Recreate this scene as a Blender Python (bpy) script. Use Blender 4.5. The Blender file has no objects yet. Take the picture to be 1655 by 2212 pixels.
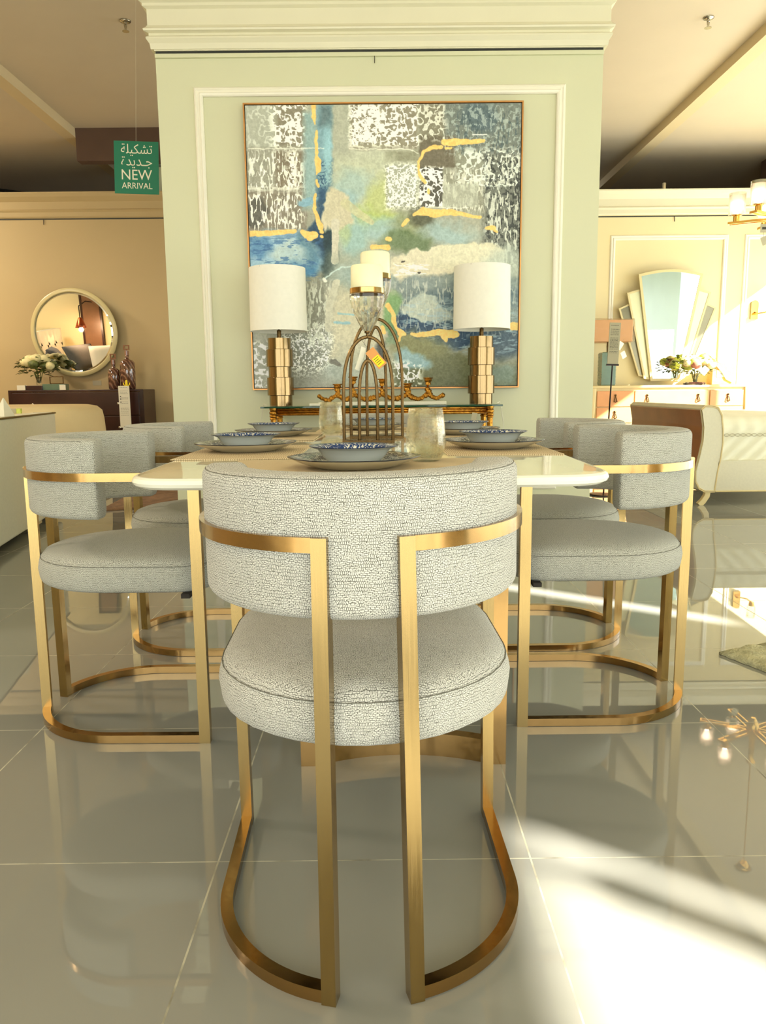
import bpy, bmesh, math, random
import numpy as np
from mathutils import Vector, Matrix, noise as mnoise
random.seed(7)
C = bpy.context.scene.collection
PI = math.pi
def R(a): return math.radians(a)
def s2l(c):
    return c/12.92 if c <= .04045 else ((c+.055)/1.055)**2.4
def rgb(r, g, b): return (s2l(r/255), s2l(g/255), s2l(b/255), 1)

# ------------------------------------------------------------------ materials
def newmat(name):
    m = bpy.data.materials.new(name); m.use_nodes = True
    nt = m.node_tree
    return m, nt, nt.nodes['Principled BSDF']
def N(nt, kind, **kw):
    n = nt.nodes.new(kind)
    for k, v in kw.items():
        if k.startswith('i_'):
            key = k[2:]
            n.inputs[int(key) if key.isdigit() else key.replace('_', ' ')].default_value = v
        else: setattr(n, k, v)
    return n
def ramp(nt, fac, stops):
    r = nt.nodes.new('ShaderNodeValToRGB'); e = r.color_ramp.elements
    while len(e) < len(stops): e.new(.5)
    for k, (p, c) in enumerate(stops): e[k].position = p; e[k].color = c
    nt.links.new(fac, r.inputs[0]); return r.outputs[0]
def setp(p, col=None, rough=.5, metal=0, spec=None, trans=0, ior=None, sheen=0, emit=None, es=0, coat=0, alpha=None):
    if col: p.inputs['Base Color'].default_value = col
    p.inputs['Roughness'].default_value = rough; p.inputs['Metallic'].default_value = metal
    if spec is not None: p.inputs['Specular IOR Level'].default_value = spec
    p.inputs['Transmission Weight'].default_value = trans
    if ior: p.inputs['IOR'].default_value = ior
    p.inputs['Sheen Weight'].default_value = sheen
    p.inputs['Coat Weight'].default_value = coat
    if alpha is not None: p.inputs['Alpha'].default_value = alpha
    if emit: p.inputs['Emission Color'].default_value = emit; p.inputs['Emission Strength'].default_value = es
def plain(name, col, rough=.5, vary=.06, scale=8, bump=0, bscale=60, **kw):
    """base colour gently varied by noise, optional fine bump"""
    m, nt, p = newmat(name); setp(p, col, rough, **kw)
    tc = N(nt, 'ShaderNodeTexCoord')
    nz = N(nt, 'ShaderNodeTexNoise', i_Scale=scale, i_Detail=4.0)
    nt.links.new(tc.outputs['Object'], nz.inputs['Vector'])
    lo = tuple(c*(1-vary) for c in col[:3])+(1,); hi = tuple(min(1, c*(1+vary)) for c in col[:3])+(1,)
    nt.links.new(ramp(nt, nz.outputs['Fac'], [(.3, lo), (.7, hi)]), p.inputs['Base Color'])
    if bump:
        n2 = N(nt, 'ShaderNodeTexNoise', i_Scale=bscale, i_Detail=3.0)
        nt.links.new(tc.outputs['Object'], n2.inputs['Vector'])
        b = N(nt, 'ShaderNodeBump', i_Strength=bump, i_Distance=.01)
        nt.links.new(n2.outputs['Fac'], b.inputs['Height']); nt.links.new(b.outputs[0], p.inputs['Normal'])
    return m
def fabric(name, col, dark, bw=.0050, bh=.0025, strength=.55, dist=.0012):
    """chunky basket weave: short offset yarn dashes in UV metres, wobbling"""
    m, nt, p = newmat(name); setp(p, col, .95, sheen=.15, spec=.12)
    uv = N(nt, 'ShaderNodeUVMap'); uv.uv_map = 'UVMap'
    nz = N(nt, 'ShaderNodeTexNoise', i_Scale=130.0, i_Detail=2.0); nt.links.new(uv.outputs[0], nz.inputs['Vector'])
    sb = N(nt, 'ShaderNodeVectorMath', operation='SUBTRACT'); sb.inputs[1].default_value = (.5, .5, .5); nt.links.new(nz.outputs['Color'], sb.inputs[0])
    sc = N(nt, 'ShaderNodeVectorMath', operation='SCALE'); sc.inputs['Scale'].default_value = .0055; nt.links.new(sb.outputs[0], sc.inputs[0])
    ad = N(nt, 'ShaderNodeVectorMath', operation='ADD'); nt.links.new(uv.outputs[0], ad.inputs[0]); nt.links.new(sc.outputs[0], ad.inputs[1])
    facs = []
    for w_, h_ in ((bw, bh), (bh*.9, bw*.9)):
        br = N(nt, 'ShaderNodeTexBrick', offset=.5, i_Scale=1.0); br.inputs['Brick Width'].default_value = w_; br.inputs['Row Height'].default_value = h_
        br.inputs['Mortar Size'].default_value = .0007; br.inputs['Mortar Smooth'].default_value = 1.0
        nt.links.new(ad.outputs[0], br.inputs['Vector']); facs.append(br.outputs['Fac'])
    n3 = N(nt, 'ShaderNodeTexNoise', i_Scale=60.0, i_Detail=1.0); nt.links.new(uv.outputs[0], n3.inputs['Vector'])
    sel = ramp(nt, n3.outputs['Fac'], [(.46, (0, 0, 0, 1)), (.54, (1, 1, 1, 1))])
    mf = N(nt, 'ShaderNodeMix', data_type='FLOAT'); nt.links.new(sel, mf.inputs[0]); nt.links.new(facs[0], mf.inputs[2]); nt.links.new(facs[1], mf.inputs[3])
    n2 = N(nt, 'ShaderNodeTexNoise', i_Scale=700.0, i_Detail=2.0); nt.links.new(uv.outputs[0], n2.inputs['Vector'])
    mu = N(nt, 'ShaderNodeMath', operation='MULTIPLY'); nt.links.new(mf.outputs[0], mu.inputs[0]); nt.links.new(n2.outputs['Fac'], mu.inputs[1])
    nt.links.new(ramp(nt, mu.outputs[0], [(.0, tuple(min(1, c*1.12) for c in col[:3])+(1,)), (.16, col), (.4, dark)]), p.inputs['Base Color'])
    iv = N(nt, 'ShaderNodeMath', operation='SUBTRACT'); iv.inputs[0].default_value = 1; nt.links.new(mu.outputs[0], iv.inputs[1])
    b = N(nt, 'ShaderNodeBump', i_Strength=strength, i_Distance=dist)
    nt.links.new(iv.outputs[0], b.inputs['Height']); nt.links.new(b.outputs[0], p.inputs['Normal'])
    return m
def brass(name, col, rough=.22, dirn='Z', aniso=True):
    m, nt, p = newmat(name); setp(p, col, rough, metal=1)
    tc = N(nt, 'ShaderNodeTexCoord'); mp = N(nt, 'ShaderNodeMapping')
    mp.inputs['Scale'].default_value = {'Z': (600, 600, 6), 'X': (6, 600, 600), 'R': (60, 60, 60)}[dirn]
    nz = N(nt, 'ShaderNodeTexNoise', i_Scale=1.0, i_Detail=2.0)
    nt.links.new(tc.outputs['Object'], mp.inputs[0]); nt.links.new(mp.outputs[0], nz.inputs['Vector'])
    nt.links.new(ramp(nt, nz.outputs['Fac'], [(.3, (rough*.8,)*3+(1,)), (.7, (min(1, rough*1.35),)*3+(1,))]), p.inputs['Roughness'])
    return m
M = {}
M['wall'] = plain('sage_cream_wall_paint', rgb(209, 209, 174), .55, .015, 2, bump=.03, bscale=180)
M['wall_tan'] = plain('tan_wall_paint', rgb(188, 166, 120), .6, .02, 2, bump=.03, bscale=180)
M['wall_pale'] = plain('pale_yellow_wall_paint', rgb(228, 214, 166), .6, .02, 2)
M['wall_brown'] = plain('dark_brown_back_wall', rgb(92, 70, 56), .8, .1, 3)  # dark tone also puts the dimness behind the partitions into the colour
M['trim'] = plain('cream_trim_paint', rgb(222, 217, 188), .4, .015, 4)
M['trim_pale'] = plain('pale_panel_moulding_paint', rgb(236, 232, 212), .4, .015, 4)
M['ceiling'] = plain('beige_ceiling_paint', rgb(208, 194, 168), .85, .02, 2)
M['ceiling_face'] = plain('soffit_face_paint', rgb(214, 196, 156), .8, .02, 2)
M['black_gap'] = plain('dark_shadow_gap', rgb(40, 42, 34), .6)
M['brass'] = brass('brushed_brass', rgb(172, 146, 95), .2)
M['brass_rail'] = brass('brushed_brass_rail', rgb(176, 140, 88), .15, 'R')
M['brass_dull'] = brass('antique_brass', rgb(84, 65, 38), .24, 'R')
M['brass_lamp'] = brass('lamp_brushed_brass', rgb(134, 112, 78), .13, 'R')
M['gilt'] = plain('gilt_metal', rgb(176, 124, 48), .32, .35, 60, bump=.4, bscale=90, metal=1)
M['gold'] = plain('polished_gold', rgb(226, 178, 92), .18, .05, 10, metal=1)
M['fabric'] = fabric('woven_oatmeal_fabric', rgb(200, 198, 188), rgb(96, 94, 84))
M['fabric_grey'] = fabric('woven_grey_fabric', rgb(190, 189, 176), rgb(96, 94, 84))
M['seam'] = plain('seam_thread', rgb(112, 110, 98), .9)
M['wall_aqua'] = plain('pale_aqua_pier_paint', rgb(176, 206, 198), .4, .03, 2)  # colour put on an unseen pier to tint the fan mirror's reflection
M['leaf_mirror'] = plain('cream_tinted_mirror', rgb(206, 206, 166), .25, .02, 5, metal=.3)
M['grey_mirror'] = plain('smoked_grey_mirror', rgb(128, 122, 96), .2, .05, 5, metal=.4)
M['seat_base'] = plain('dark_seat_board', rgb(40, 34, 26), .8)
M['table_white'] = plain('ivory_lacquer_top', rgb(238, 234, 206), .06, .01, 3, coat=.6, spec=.6)
M['table_edge'] = plain('ivory_lacquer_edge', rgb(240, 238, 220), .15, .01, 3)
M['ceramic'] = plain('white_porcelain', rgb(216, 214, 196), .12, .02, 20, coat=.5)
M['ceramic_warm'] = plain('warm_cream_porcelain', rgb(206, 198, 170), .15, .02, 20, coat=.4)
M['ceramic_grey'] = plain('grey_white_glazed_bowl', rgb(196, 200, 192), .12, .02, 20, coat=.5)
M['shade'] = plain('linen_lamp_shade', rgb(238, 235, 220), .9, .02, 40, bump=.05, bscale=500)
M['candle'] = plain('ivory_candle_wax', rgb(236, 232, 190), .45, .01, 5)
M['candle'].node_tree.nodes['Principled BSDF'].inputs['Subsurface Weight'].default_value = .15
M['wick'] = plain('candle_wick', rgb(50, 40, 30), .9)
M['dark_wood'] = plain('espresso_wood', rgb(52, 26, 20), .3, .25, 5, coat=.2)
M['dark_panel'] = plain('bronze_brown_art_panel', rgb(128, 92, 64), .35, .2, 3)
M['wood'] = plain('walnut_veneer', rgb(150, 96, 56), .35, .12, 6, coat=.2)
M['oak'] = plain('honey_oak_drawer_front', rgb(208, 146, 92), .45, .06, 7)
M['champagne'] = plain('champagne_painted_wood', rgb(206, 186, 132), .35, .03, 6)
M['mirror'], nt, p = newmat('mirror_silver'); setp(p, (.93, .95, .93, 1), .012, metal=1)
M['mirror_frame'] = plain('cream_lacquer_frame', rgb(206, 192, 140), .3, .03, 6)
M['bed_linen'] = plain('white_bed_linen', rgb(226, 222, 204), .85, .03, 6, bump=.1, bscale=40)
M['upholstery'] = plain('pale_cream_upholstery', rgb(214, 208, 182), .9, .03, 60, bump=.25, bscale=500)
M['cream_cover'] = plain('warm_cream_cover', rgb(222, 200, 150), .85, .04, 3, bump=.1, bscale=30)
M['welt'] = plain('olive_brown_welt', rgb(110, 90, 44), .8)
M['dark_metal'] = plain('dark_bronze_metal', rgb(36, 30, 26), .4, metal=.6)
M['chrome'] = plain('chrome', rgb(190, 185, 170), .15, .02, 5, metal=1)
M['paper'] = plain('white_card', rgb(226, 222, 200), .8, .02, 8)
M['paper_grey'] = plain('grey_info_card', rgb(176, 168, 140), .8, .04, 8)
M['ink'] = plain('dark_print', rgb(60, 58, 50), .8)
M['green'] = plain('green_sign_board', rgb(0, 116, 84), .4, .02, 4)
M['letter'] = plain('cream_sign_lettering', rgb(236, 232, 210), .6)
M['kraft'] = plain('kraft_paper', rgb(204, 160, 96), .8, .08, 12, bump=.3, bscale=30)
M['oak_frame'] = plain('copper_gilt_frame', rgb(196, 140, 78), .35, .08, 12, metal=.5)
M['peach_shade'] = plain('peach_lamp_shade', rgb(226, 176, 128), .8, .03, 10)
M['orange_card'] = plain('tan_swing_tag', rgb(214, 150, 84), .7)
M['yellow'] = plain('yellow_sticker', rgb(250, 222, 30), .6)
M['brown_glass'], nt, p = newmat('smoked_brown_glass'); setp(p, rgb(120, 72, 54), .08, spec=.8, coat=.6)
tc = N(nt, 'ShaderNodeTexCoord'); wv = N(nt, 'ShaderNodeTexWave', i_Scale=9.0, i_Distortion=6.0, i_Detail=3.0, bands_direction='DIAGONAL')
nt.links.new(tc.outputs['Object'], wv.inputs['Vector'])
nt.links.new(ramp(nt, wv.outputs['Fac'], [(.2, rgb(84, 52, 40)), (.8, rgb(112, 74, 56)), (1.0, rgb(150, 112, 90))]), p.inputs['Base Color'])
M['green_glass'] = plain('grey_green_ribbed_glass', rgb(104, 128, 106), .15, .1, 8, coat=.5)
M['leaf'] = plain('olive_leaves', rgb(92, 100, 44), .6, .5, 30)
M['petal'] = plain('cream_petals', rgb(226, 216, 160), .7, .1, 30)
M['petal_green'] = plain('lime_petals', rgb(196, 206, 96), .7, .2, 30)
M['petal_pink'] = plain('dusty_pink_petals', rgb(176, 112, 90), .7, .2, 30)
M['stopper'] = plain('brown_amber_stopper', rgb(134, 88, 62), .2, .1, 10, coat=.5)
M['copper'] = plain('copper_metal', rgb(200, 100, 60), .25, .1, 6, metal=1)
M['grey_pillow'] = plain('charcoal_pillow_fabric', rgb(84, 84, 82), .9, .06, 40)
M['blanket'] = plain('ivory_quilted_blanket', rgb(226, 222, 196), .8, .03, 8)
M['bulb'], nt, p = newmat('lit_bulb'); setp(p, (1, .9, .8, 1), .5, emit=(1, .78, .55, 1), es=9)
M['frost'], nt, p = newmat('frosted_inner_shade'); setp(p, rgb(250, 232, 218), .6)
t_ = N(nt, 'ShaderNodeBsdfTransparent'); mx = N(nt, 'ShaderNodeMixShader'); mx.inputs[0].default_value = .45
tl = N(nt, 'ShaderNodeBsdfTranslucent'); tl.inputs[0].default_value = (1, .85, .78, 1)
nt.links.new(tl.outputs[0], mx.inputs[1]); nt.links.new(t_.outputs[0], mx.inputs[2]); nt.links.new(mx.outputs[0], nt.nodes['Material Output'].inputs['Surface'])
def glassy(name, col, rough, tr, ior=1.45, bump=None):
    """glass whose body lets light straight through and whose skin reflects"""
    m, nt, p = newmat(name); setp(p, col, rough, trans=1, ior=ior)
    t = N(nt, 'ShaderNodeBsdfTransparent'); t.inputs[0].default_value = tuple(.5+.5*c for c in col[:3])+(1,)
    mx = N(nt, 'ShaderNodeMixShader'); mx.inputs[0].default_value = tr
    nt.links.new(p.outputs[0], mx.inputs[1]); nt.links.new(t.outputs[0], mx.inputs[2])
    nt.links.new(mx.outputs[0], nt.nodes['Material Output'].inputs['Surface']); return m, nt, p
M['clear'] = glassy('clear_glass', (.97, .98, .95, 1), .02, .6)[0]
M['crystal'] = glassy('cut_crystal', (.98, .98, .93, 1), .02, .4, 1.5)[0]
M['edge_glass'], nt, p = newmat('green_edged_glass'); setp(p, rgb(36, 84, 58), .03, trans=.3, ior=1.5)
M['film'] = glassy('clear_plastic_film', (1, .97, .92, 1), .1, .7, 1.3)[0]
M['bubble'], nt, p = glassy('bubbled_smoke_glass', rgb(248, 246, 230), .04, .6)
tc = N(nt, 'ShaderNodeTexCoord'); vo = N(nt, 'ShaderNodeTexVoronoi', i_Scale=170.0)
nt.links.new(tc.outputs['Object'], vo.inputs['Vector'])
b = N(nt, 'ShaderNodeBump', i_Strength=.25, i_Distance=.002)
nt.links.new(ramp(nt, vo.outputs['Distance'], [(.1, (1, 1, 1, 1)), (.35, (0, 0, 0, 1))]), b.inputs['Height']); nt.links.new(b.outputs[0], p.inputs['Normal'])

# polished porcelain floor tile, 60 cm, in world metres
m, nt, p = newmat('polished_floor_tile'); M['floor'] = m
setp(p, rgb(150, 147, 134), .05, spec=.85, coat=0)
tc = N(nt, 'ShaderNodeTexCoord'); sx = N(nt, 'ShaderNodeSeparateXYZ'); nt.links.new(tc.outputs['Object'], sx.inputs[0])
gl = []
for ax, off in ((0, -.320), (1, 1.366)):
    a = N(nt, 'ShaderNodeMath', operation='SUBTRACT'); a.inputs[1].default_value = off-60; nt.links.new(sx.outputs[ax], a.inputs[0])
    d = N(nt, 'ShaderNodeMath', operation='MODULO'); d.inputs[1].default_value = .6; nt.links.new(a.outputs[0], d.inputs[0])
    e = N(nt, 'ShaderNodeMath', operation='PINGPONG'); e.inputs[1].default_value = .3; nt.links.new(d.outputs[0], e.inputs[0])
    g = N(nt, 'ShaderNodeMath', operation='LESS_THAN'); g.inputs[1].default_value = .0013 if ax else .0017; nt.links.new(e.outputs[0], g.inputs[0]); gl.append(g)
gm = N(nt, 'ShaderNodeMath', operation='MAXIMUM'); nt.links.new(gl[0].outputs[0], gm.inputs[0]); nt.links.new(gl[1].outputs[0], gm.inputs[1])
nz = N(nt, 'ShaderNodeTexNoise', i_Scale=1.3, i_Detail=3.0); nt.links.new(tc.outputs['Object'], nz.inputs['Vector'])
base = ramp(nt, nz.outputs['Fac'], [(.3, rgb(140, 139, 130)), (.7, rgb(148, 147, 137))])
nzg = N(nt, 'ShaderNodeTexNoise', i_Scale=14.0, i_Detail=4.0); nt.links.new(tc.outputs['Object'], nzg.inputs['Vector'])
grout = ramp(nt, nzg.outputs['Fac'], [(.3, rgb(96, 90, 70)), (.55, rgb(190, 185, 160))])
mx = N(nt, 'ShaderNodeMix', data_type='RGBA'); nt.links.new(gm.outputs[0], mx.inputs['Factor']); nt.links.new(base, mx.inputs[6]); nt.links.new(grout, mx.inputs[7])
nt.links.new(mx.outputs[2], p.inputs['Base Color'])
rr = N(nt, 'ShaderNodeMath', operation='MULTIPLY_ADD'); rr.inputs[1].default_value = .6; rr.inputs[2].default_value = .014
nt.links.new(gm.outputs[0], rr.inputs[0]); nt.links.new(rr.outputs[0], p.inputs['Roughness'])

# placemat weave
m, nt, p = newmat('woven_straw_placemat'); M['mat'] = m; setp(p, rgb(190, 166, 126), .8)
tc = N(nt, 'ShaderNodeTexCoord'); wv = N(nt, 'ShaderNodeTexWave', i_Scale=60.0, i_Distortion=4.0, i_Detail=3.0, bands_direction='Y')
nt.links.new(tc.outputs['Object'], wv.inputs['Vector'])
nt.links.new(ramp(nt, wv.outputs['Fac'], [(.2, rgb(172, 148, 112)), (.6, rgb(206, 186, 148)), (.9, rgb(220, 204, 168))]), p.inputs['Base Color'])
# blue and white transfer-ware: radial pattern on the rim
def plateware(name, dark, light, rin, rout, scale):
    m, nt, p = newmat(name); setp(p, light, .18, spec=.25)
    tc = N(nt, 'ShaderNodeTexCoord'); mp = N(nt, 'ShaderNodeMapping'); mp.inputs['Scale'].default_value = (1, 1, 0)
    nt.links.new(tc.outputs['Object'], mp.inputs[0])
    ln = N(nt, 'ShaderNodeVectorMath', operation='LENGTH'); nt.links.new(mp.outputs[0], ln.inputs[0])
    n1 = N(nt, 'ShaderNodeTexNoise', i_Scale=scale, i_Detail=2.0, i_Distortion=1.5); nt.links.new(mp.outputs[0], n1.inputs['Vector'])
    pat = ramp(nt, n1.outputs['Fac'], [(.36, light), (.42, dark), (.57, dark), (.61, light)])
    ring = ramp(nt, ln.outputs['Value'], [(rin-.004, (0, 0, 0, 1)), (rin, (1, 1, 1, 1))])
    n3 = N(nt, 'ShaderNodeTexNoise', i_Scale=scale*.8, i_Detail=2.0, i_Distortion=1.0); nt.links.new(mp.outputs[0], n3.inputs['Vector'])
    ctr = ramp(nt, n3.outputs['Fac'], [(.5, light), (.6, tuple(.6*a+.4*b_ for a, b_ in zip(light, dark)))])
    mx = N(nt, 'ShaderNodeMix', data_type='RGBA'); nt.links.new(ring, mx.inputs['Factor']); nt.links.new(ctr, mx.inputs[6]); nt.links.new(pat, mx.inputs[7])
    edge = ramp(nt, ln.outputs['Value'], [(rout-.0075, (0, 0, 0, 1)), (rout-.0065, (1, 1, 1, 1))])
    m2 = N(nt, 'ShaderNodeMix', data_type='RGBA'); nt.links.new(edge, m2.inputs['Factor']); nt.links.new(mx.outputs[2], m2.inputs[6]); m2.inputs[7].default_value = tuple(c*.35 for c in dark[:3])+(1,)
    nt.links.new(m2.outputs[2], p.inputs['Base Color']); return m
M['plate_top'] = plateware('grey_floral_plate_face', rgb(62, 62, 66), rgb(190, 186, 168), .085, .133, 75)
M['bowl_top'] = plateware('blue_floral_bowl_face', rgb(30, 60, 112), rgb(222, 222, 206), .06, .09, 85)

# ------------------------------------------------------------------ mesh helpers
def obj(name, bm, mat, parent=None, smooth=False, auto=None, loc=None):
    me = bpy.data.meshes.new(name)
    bmesh.ops.recalc_face_normals(bm, faces=bm.faces)
    bm.to_mesh(me); bm.free()
    if smooth:
        for p in me.polygons: p.use_smooth = True
    o = bpy.data.objects.new(name, me); C.objects.link(o)
    for mm in (mat if isinstance(mat, (list, tuple)) else [mat]): me.materials.append(mm)
    if parent: o.parent = parent
    if loc: o.location = loc
    if auto: me.set_sharp_from_angle(angle=R(auto)) if hasattr(me, 'set_sharp_from_angle') else None
    return o
def thing(name, label, cat, loc=(0, 0, 0), rotz=0, group=None):
    o = bpy.data.objects.new(name, None); C.objects.link(o); o.empty_display_size = .05
    o.location = loc; o.rotation_euler = (0, 0, rotz); o['label'] = label; o['category'] = cat
    if group: o['group'] = group
    return o
def tag(o, label, cat, group=None, kind=None):
    o['label'] = label; o['category'] = cat
    if group: o['group'] = group
    if kind: o['kind'] = kind
    return o
def struct(name, bm, mat, **kw):
    o = obj(name, bm, mat, **kw); o['kind'] = 'structure'; return o
def dup(root, label, loc, rotz=0, group=None):
    r = root.copy(); C.objects.link(r); r.location = loc; r.rotation_euler = (0, 0, rotz); r['label'] = label
    if group: r['group'] = group
    for ch in list(root.children):
        c = ch.copy(); C.objects.link(c); c.parent = r
        for g in list(ch.children):
            d = g.copy(); C.objects.link(d); d.parent = c
    return r
def box(bm, x0, x1, y0, y1, z0, z1, bev=0, seg=2, rz=0, piv=None, mi=0):
    r = bmesh.ops.create_cube(bm, size=1)
    vs = r['verts']
    bmesh.ops.scale(bm, vec=(x1-x0, y1-y0, z1-z0), verts=vs)
    bmesh.ops.translate(bm, vec=((x0+x1)/2, (y0+y1)/2, (z0+z1)/2), verts=vs)
    fs = list({f for v in vs for f in v.link_faces})
    for f in fs: f.material_index = mi
    if bev:
        es = list({e for v in vs for e in v.link_edges})
        q = bmesh.ops.bevel(bm, geom=es, offset=bev, segments=seg, affect='EDGES', profile=.5)
        vs = list({v for f in q['faces'] for v in f.verts} | {v for v in vs if v.is_valid})
    if rz: bmesh.ops.rotate(bm, cent=piv or ((x0+x1)/2, (y0+y1)/2, 0), matrix=Matrix.Rotation(rz, 3, 'Z'), verts=[v for v in vs if v.is_valid])
    return bm
def B(*a, **k): return box(bmesh.new(), *a, **k)
def lathe(bm, prof, n=32, c=(0, 0, 0), wob=None, mi=0, close=False):
    """prof: (r, z) list turned about z; wob(angle, k) -> radius factor"""
    rings = []
    for k, (r, z) in enumerate(prof):
        if r < 1e-5: rings.append([bm.verts.new((c[0], c[1], c[2]+z))]); continue
        ring = []
        for i in range(n):
            a = 2*PI*i/n; q = r*(wob(a, k) if wob else 1)
            ring.append(bm.verts.new((c[0]+q*math.cos(a), c[1]+q*math.sin(a), c[2]+z)))
        rings.append(ring)
    for k in range(len(rings)-1):
        a, b = rings[k], rings[k+1]
        for i in range(n):
            j = (i+1) % n
            if len(a) == 1 and len(b) == 1: continue
            if len(a) == 1: f = bm.faces.new((a[0], b[i], b[j]))
            elif len(b) == 1: f = bm.faces.new((a[i], a[j], b[0]))
            else: f = bm.faces.new((a[i], a[j], b[j], b[i]))
            f.material_index = mi
    return bm
def LA(prof, n=32, **k): return lathe(bmesh.new(), prof, n, **k)
def sweep(bm, path, prof, up=(0, 0, 1), closed=False, scales=None, uvs=True, caps=True, mi=0):
    """prof (a, b): a along side = tangent x up, b along up."""
    up = Vector(up); P = [Vector(p) for p in path]; n = len(P); rings = []; L = 0; Ls = []
    uvl = bm.loops.layers.uv.get('UVMap') or bm.loops.layers.uv.new('UVMap')
    for i in range(n):
        if closed: t0 = (P[i]-P[i-1]).normalized(); t1 = (P[(i+1) % n]-P[i]).normalized()
        else:
            t0 = (P[i]-P[i-1]).normalized() if i else None; t1 = (P[i+1]-P[i]).normalized() if i < n-1 else None
            t0 = t0 or t1; t1 = t1 or t0
        t = (t0+t1).normalized(); side = t.cross(up).normalized(); u2 = side.cross(t).normalized()
        k = 1/max(.4, (t.dot(t1))); s = scales[i] if scales else 1
        if i: L += (P[i]-P[i-1]).length
        Ls.append(L)
        def sc(s): return s if isinstance(s, tuple) else (s, s)
        sa, sb = sc(s)
        # mitre: stretch whichever axis lies in the bend plane
        bend = (t1-t0)
        ka = k if abs(bend.dot(side)) > abs(bend.dot(u2)) else 1; kb = k if abs(bend.dot(u2)) >= abs(bend.dot(side)) else 1
        rings.append([bm.verts.new(P[i]+side*a*sa*ka+u2*b*sb*kb) for a, b in prof])
    m = len(prof); pl = [0]
    for j in range(m): pl.append(pl[-1]+(Vector(prof[(j+1) % m])-Vector(prof[j])).length)
    for i in range(n if closed else n-1):
        i2 = (i+1) % n; l2 = Ls[i2] if i2 else L+(P[0]-P[-1]).length
        for j in range(m):
            j2 = (j+1) % m
            f = bm.faces.new((rings[i][j], rings[i][j2], rings[i2][j2], rings[i2][j])); f.material_index = mi
            for lp, uv in zip(f.loops, ((Ls[i], pl[j]), (Ls[i], pl[j+1]), (l2, pl[j+1]), (l2, pl[j]))): lp[uvl].uv = uv
    if caps and not closed:
        for r in (rings[0], rings[-1]):
            f = bm.faces.new(r); f.material_index = mi
            for lp, q in zip(f.loops, prof): lp[uvl].uv = q
    return bm
def rect(w, h): return [(-w/2, -h/2), (w/2, -h/2), (w/2, h/2), (-w/2, h/2)]
def rrect(w, h, r, n=4):
    o = []
    for cx, cy, a0 in ((w/2-r, -h/2+r, -90), (w/2-r, h/2-r, 0), (-w/2+r, h/2-r, 90), (-w/2+r, -h/2+r, 180)):
        for k in range(n+1): a = R(a0+90*k/n); o.append((cx+r*math.cos(a), cy+r*math.sin(a)))
    return o
def circ(r, n=8): return [(r*math.cos(2*PI*k/n), r*math.sin(2*PI*k/n)) for k in range(n)]
def tube(bm, path, r, n=8, up=(0, 0, 1), **k): return sweep(bm, path, circ(r, n), up=up, **k)
def bar(bm, a, b, w, h=None, up=None):
    a, b = Vector(a), Vector(b); d = (b-a).normalized()
    up = up or ((0, 0, 1) if abs(d.z) < .9 else (0, 1, 0))
    return sweep(bm, [a, b], rect(w, h or w), up=up)
def prism(bm, pts, z0, z1, axis='Z', mi=0):
    """polygon in the plane normal to axis, thick from z0 to z1"""
    def V(p, z): return (p[0], p[1], z) if axis == 'Z' else ((p[0], z, p[1]) if axis == 'Y' else (z, p[0], p[1]))
    a = [bm.verts.new(V(p, z0)) for p in pts]; b = [bm.verts.new(V(p, z1)) for p in pts]; n = len(pts)
    fs = [bm.faces.new(a), bm.faces.new(b)]+[bm.faces.new((a[i], a[(i+1) % n], b[(i+1) % n], b[i])) for i in range(n)]
    for f in fs: f.material_index = mi
    return bm
def frame_rect(bm, x0, x1, z0, z1, y, prof, facing=-1):
    """mitred rectangular moulding on a wall plane y; prof = (across, out)"""
    path = [(x0, y, z0), (x1, y, z0), (x1, y, z1), (x0, y, z1)]
    # side = t x up ; up = facing normal
    return sweep(bm, path, prof, up=(0, facing, 0), closed=True)

# ------------------------------------------------------------------ the room
WY = 9.7
struct('floor', B(-8.2, 5.6, -3.6, 12.2, -.1, 0), M['floor'])
struct('ceiling', B(-3.41, 3.2, -3.6, 12.2, 3.85, 3.95), M['ceiling'])
struct('ceiling', B(-8.2, -3.55, -3.6, 12.2, 3.75, 3.95), M['ceiling'])
struct('ceiling', B(3.34, 5.405, -3.6, 12.2, 3.75, 3.95), M['ceiling'])
struct('trim_1', B(-3.55, -3.41, -3.6, 12.2, 3.75, 3.97), M['ceiling_face'])
struct('trim_2', B(3.2, 3.34, -3.6, 12.2, 3.75, 3.97), M['ceiling_face'])
struct('trim_3', B(-3.41, .2, 9.3, 9.45, 3.5, 3.96), M['wall_brown'])
struct('wall_back', B(-8.2, 5.6, 12.0, 12.2, 0, 3.75), M['wall_brown'])
struct('wall_left', B(-8.2, -8.0, -3.6, 12.0, 0, 3.75), M['wall_tan'])
# pillars standing behind the partitions
struct('wall_pillar_left', B(-3.0, -2.35, 9.95, 10.4, 0, 3.6), M['wall'])
struct('wall_pillar_right', B(4.93, 5.4, 10.0, 10.5, 0, 3.75), M['wall_brown'])
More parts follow.
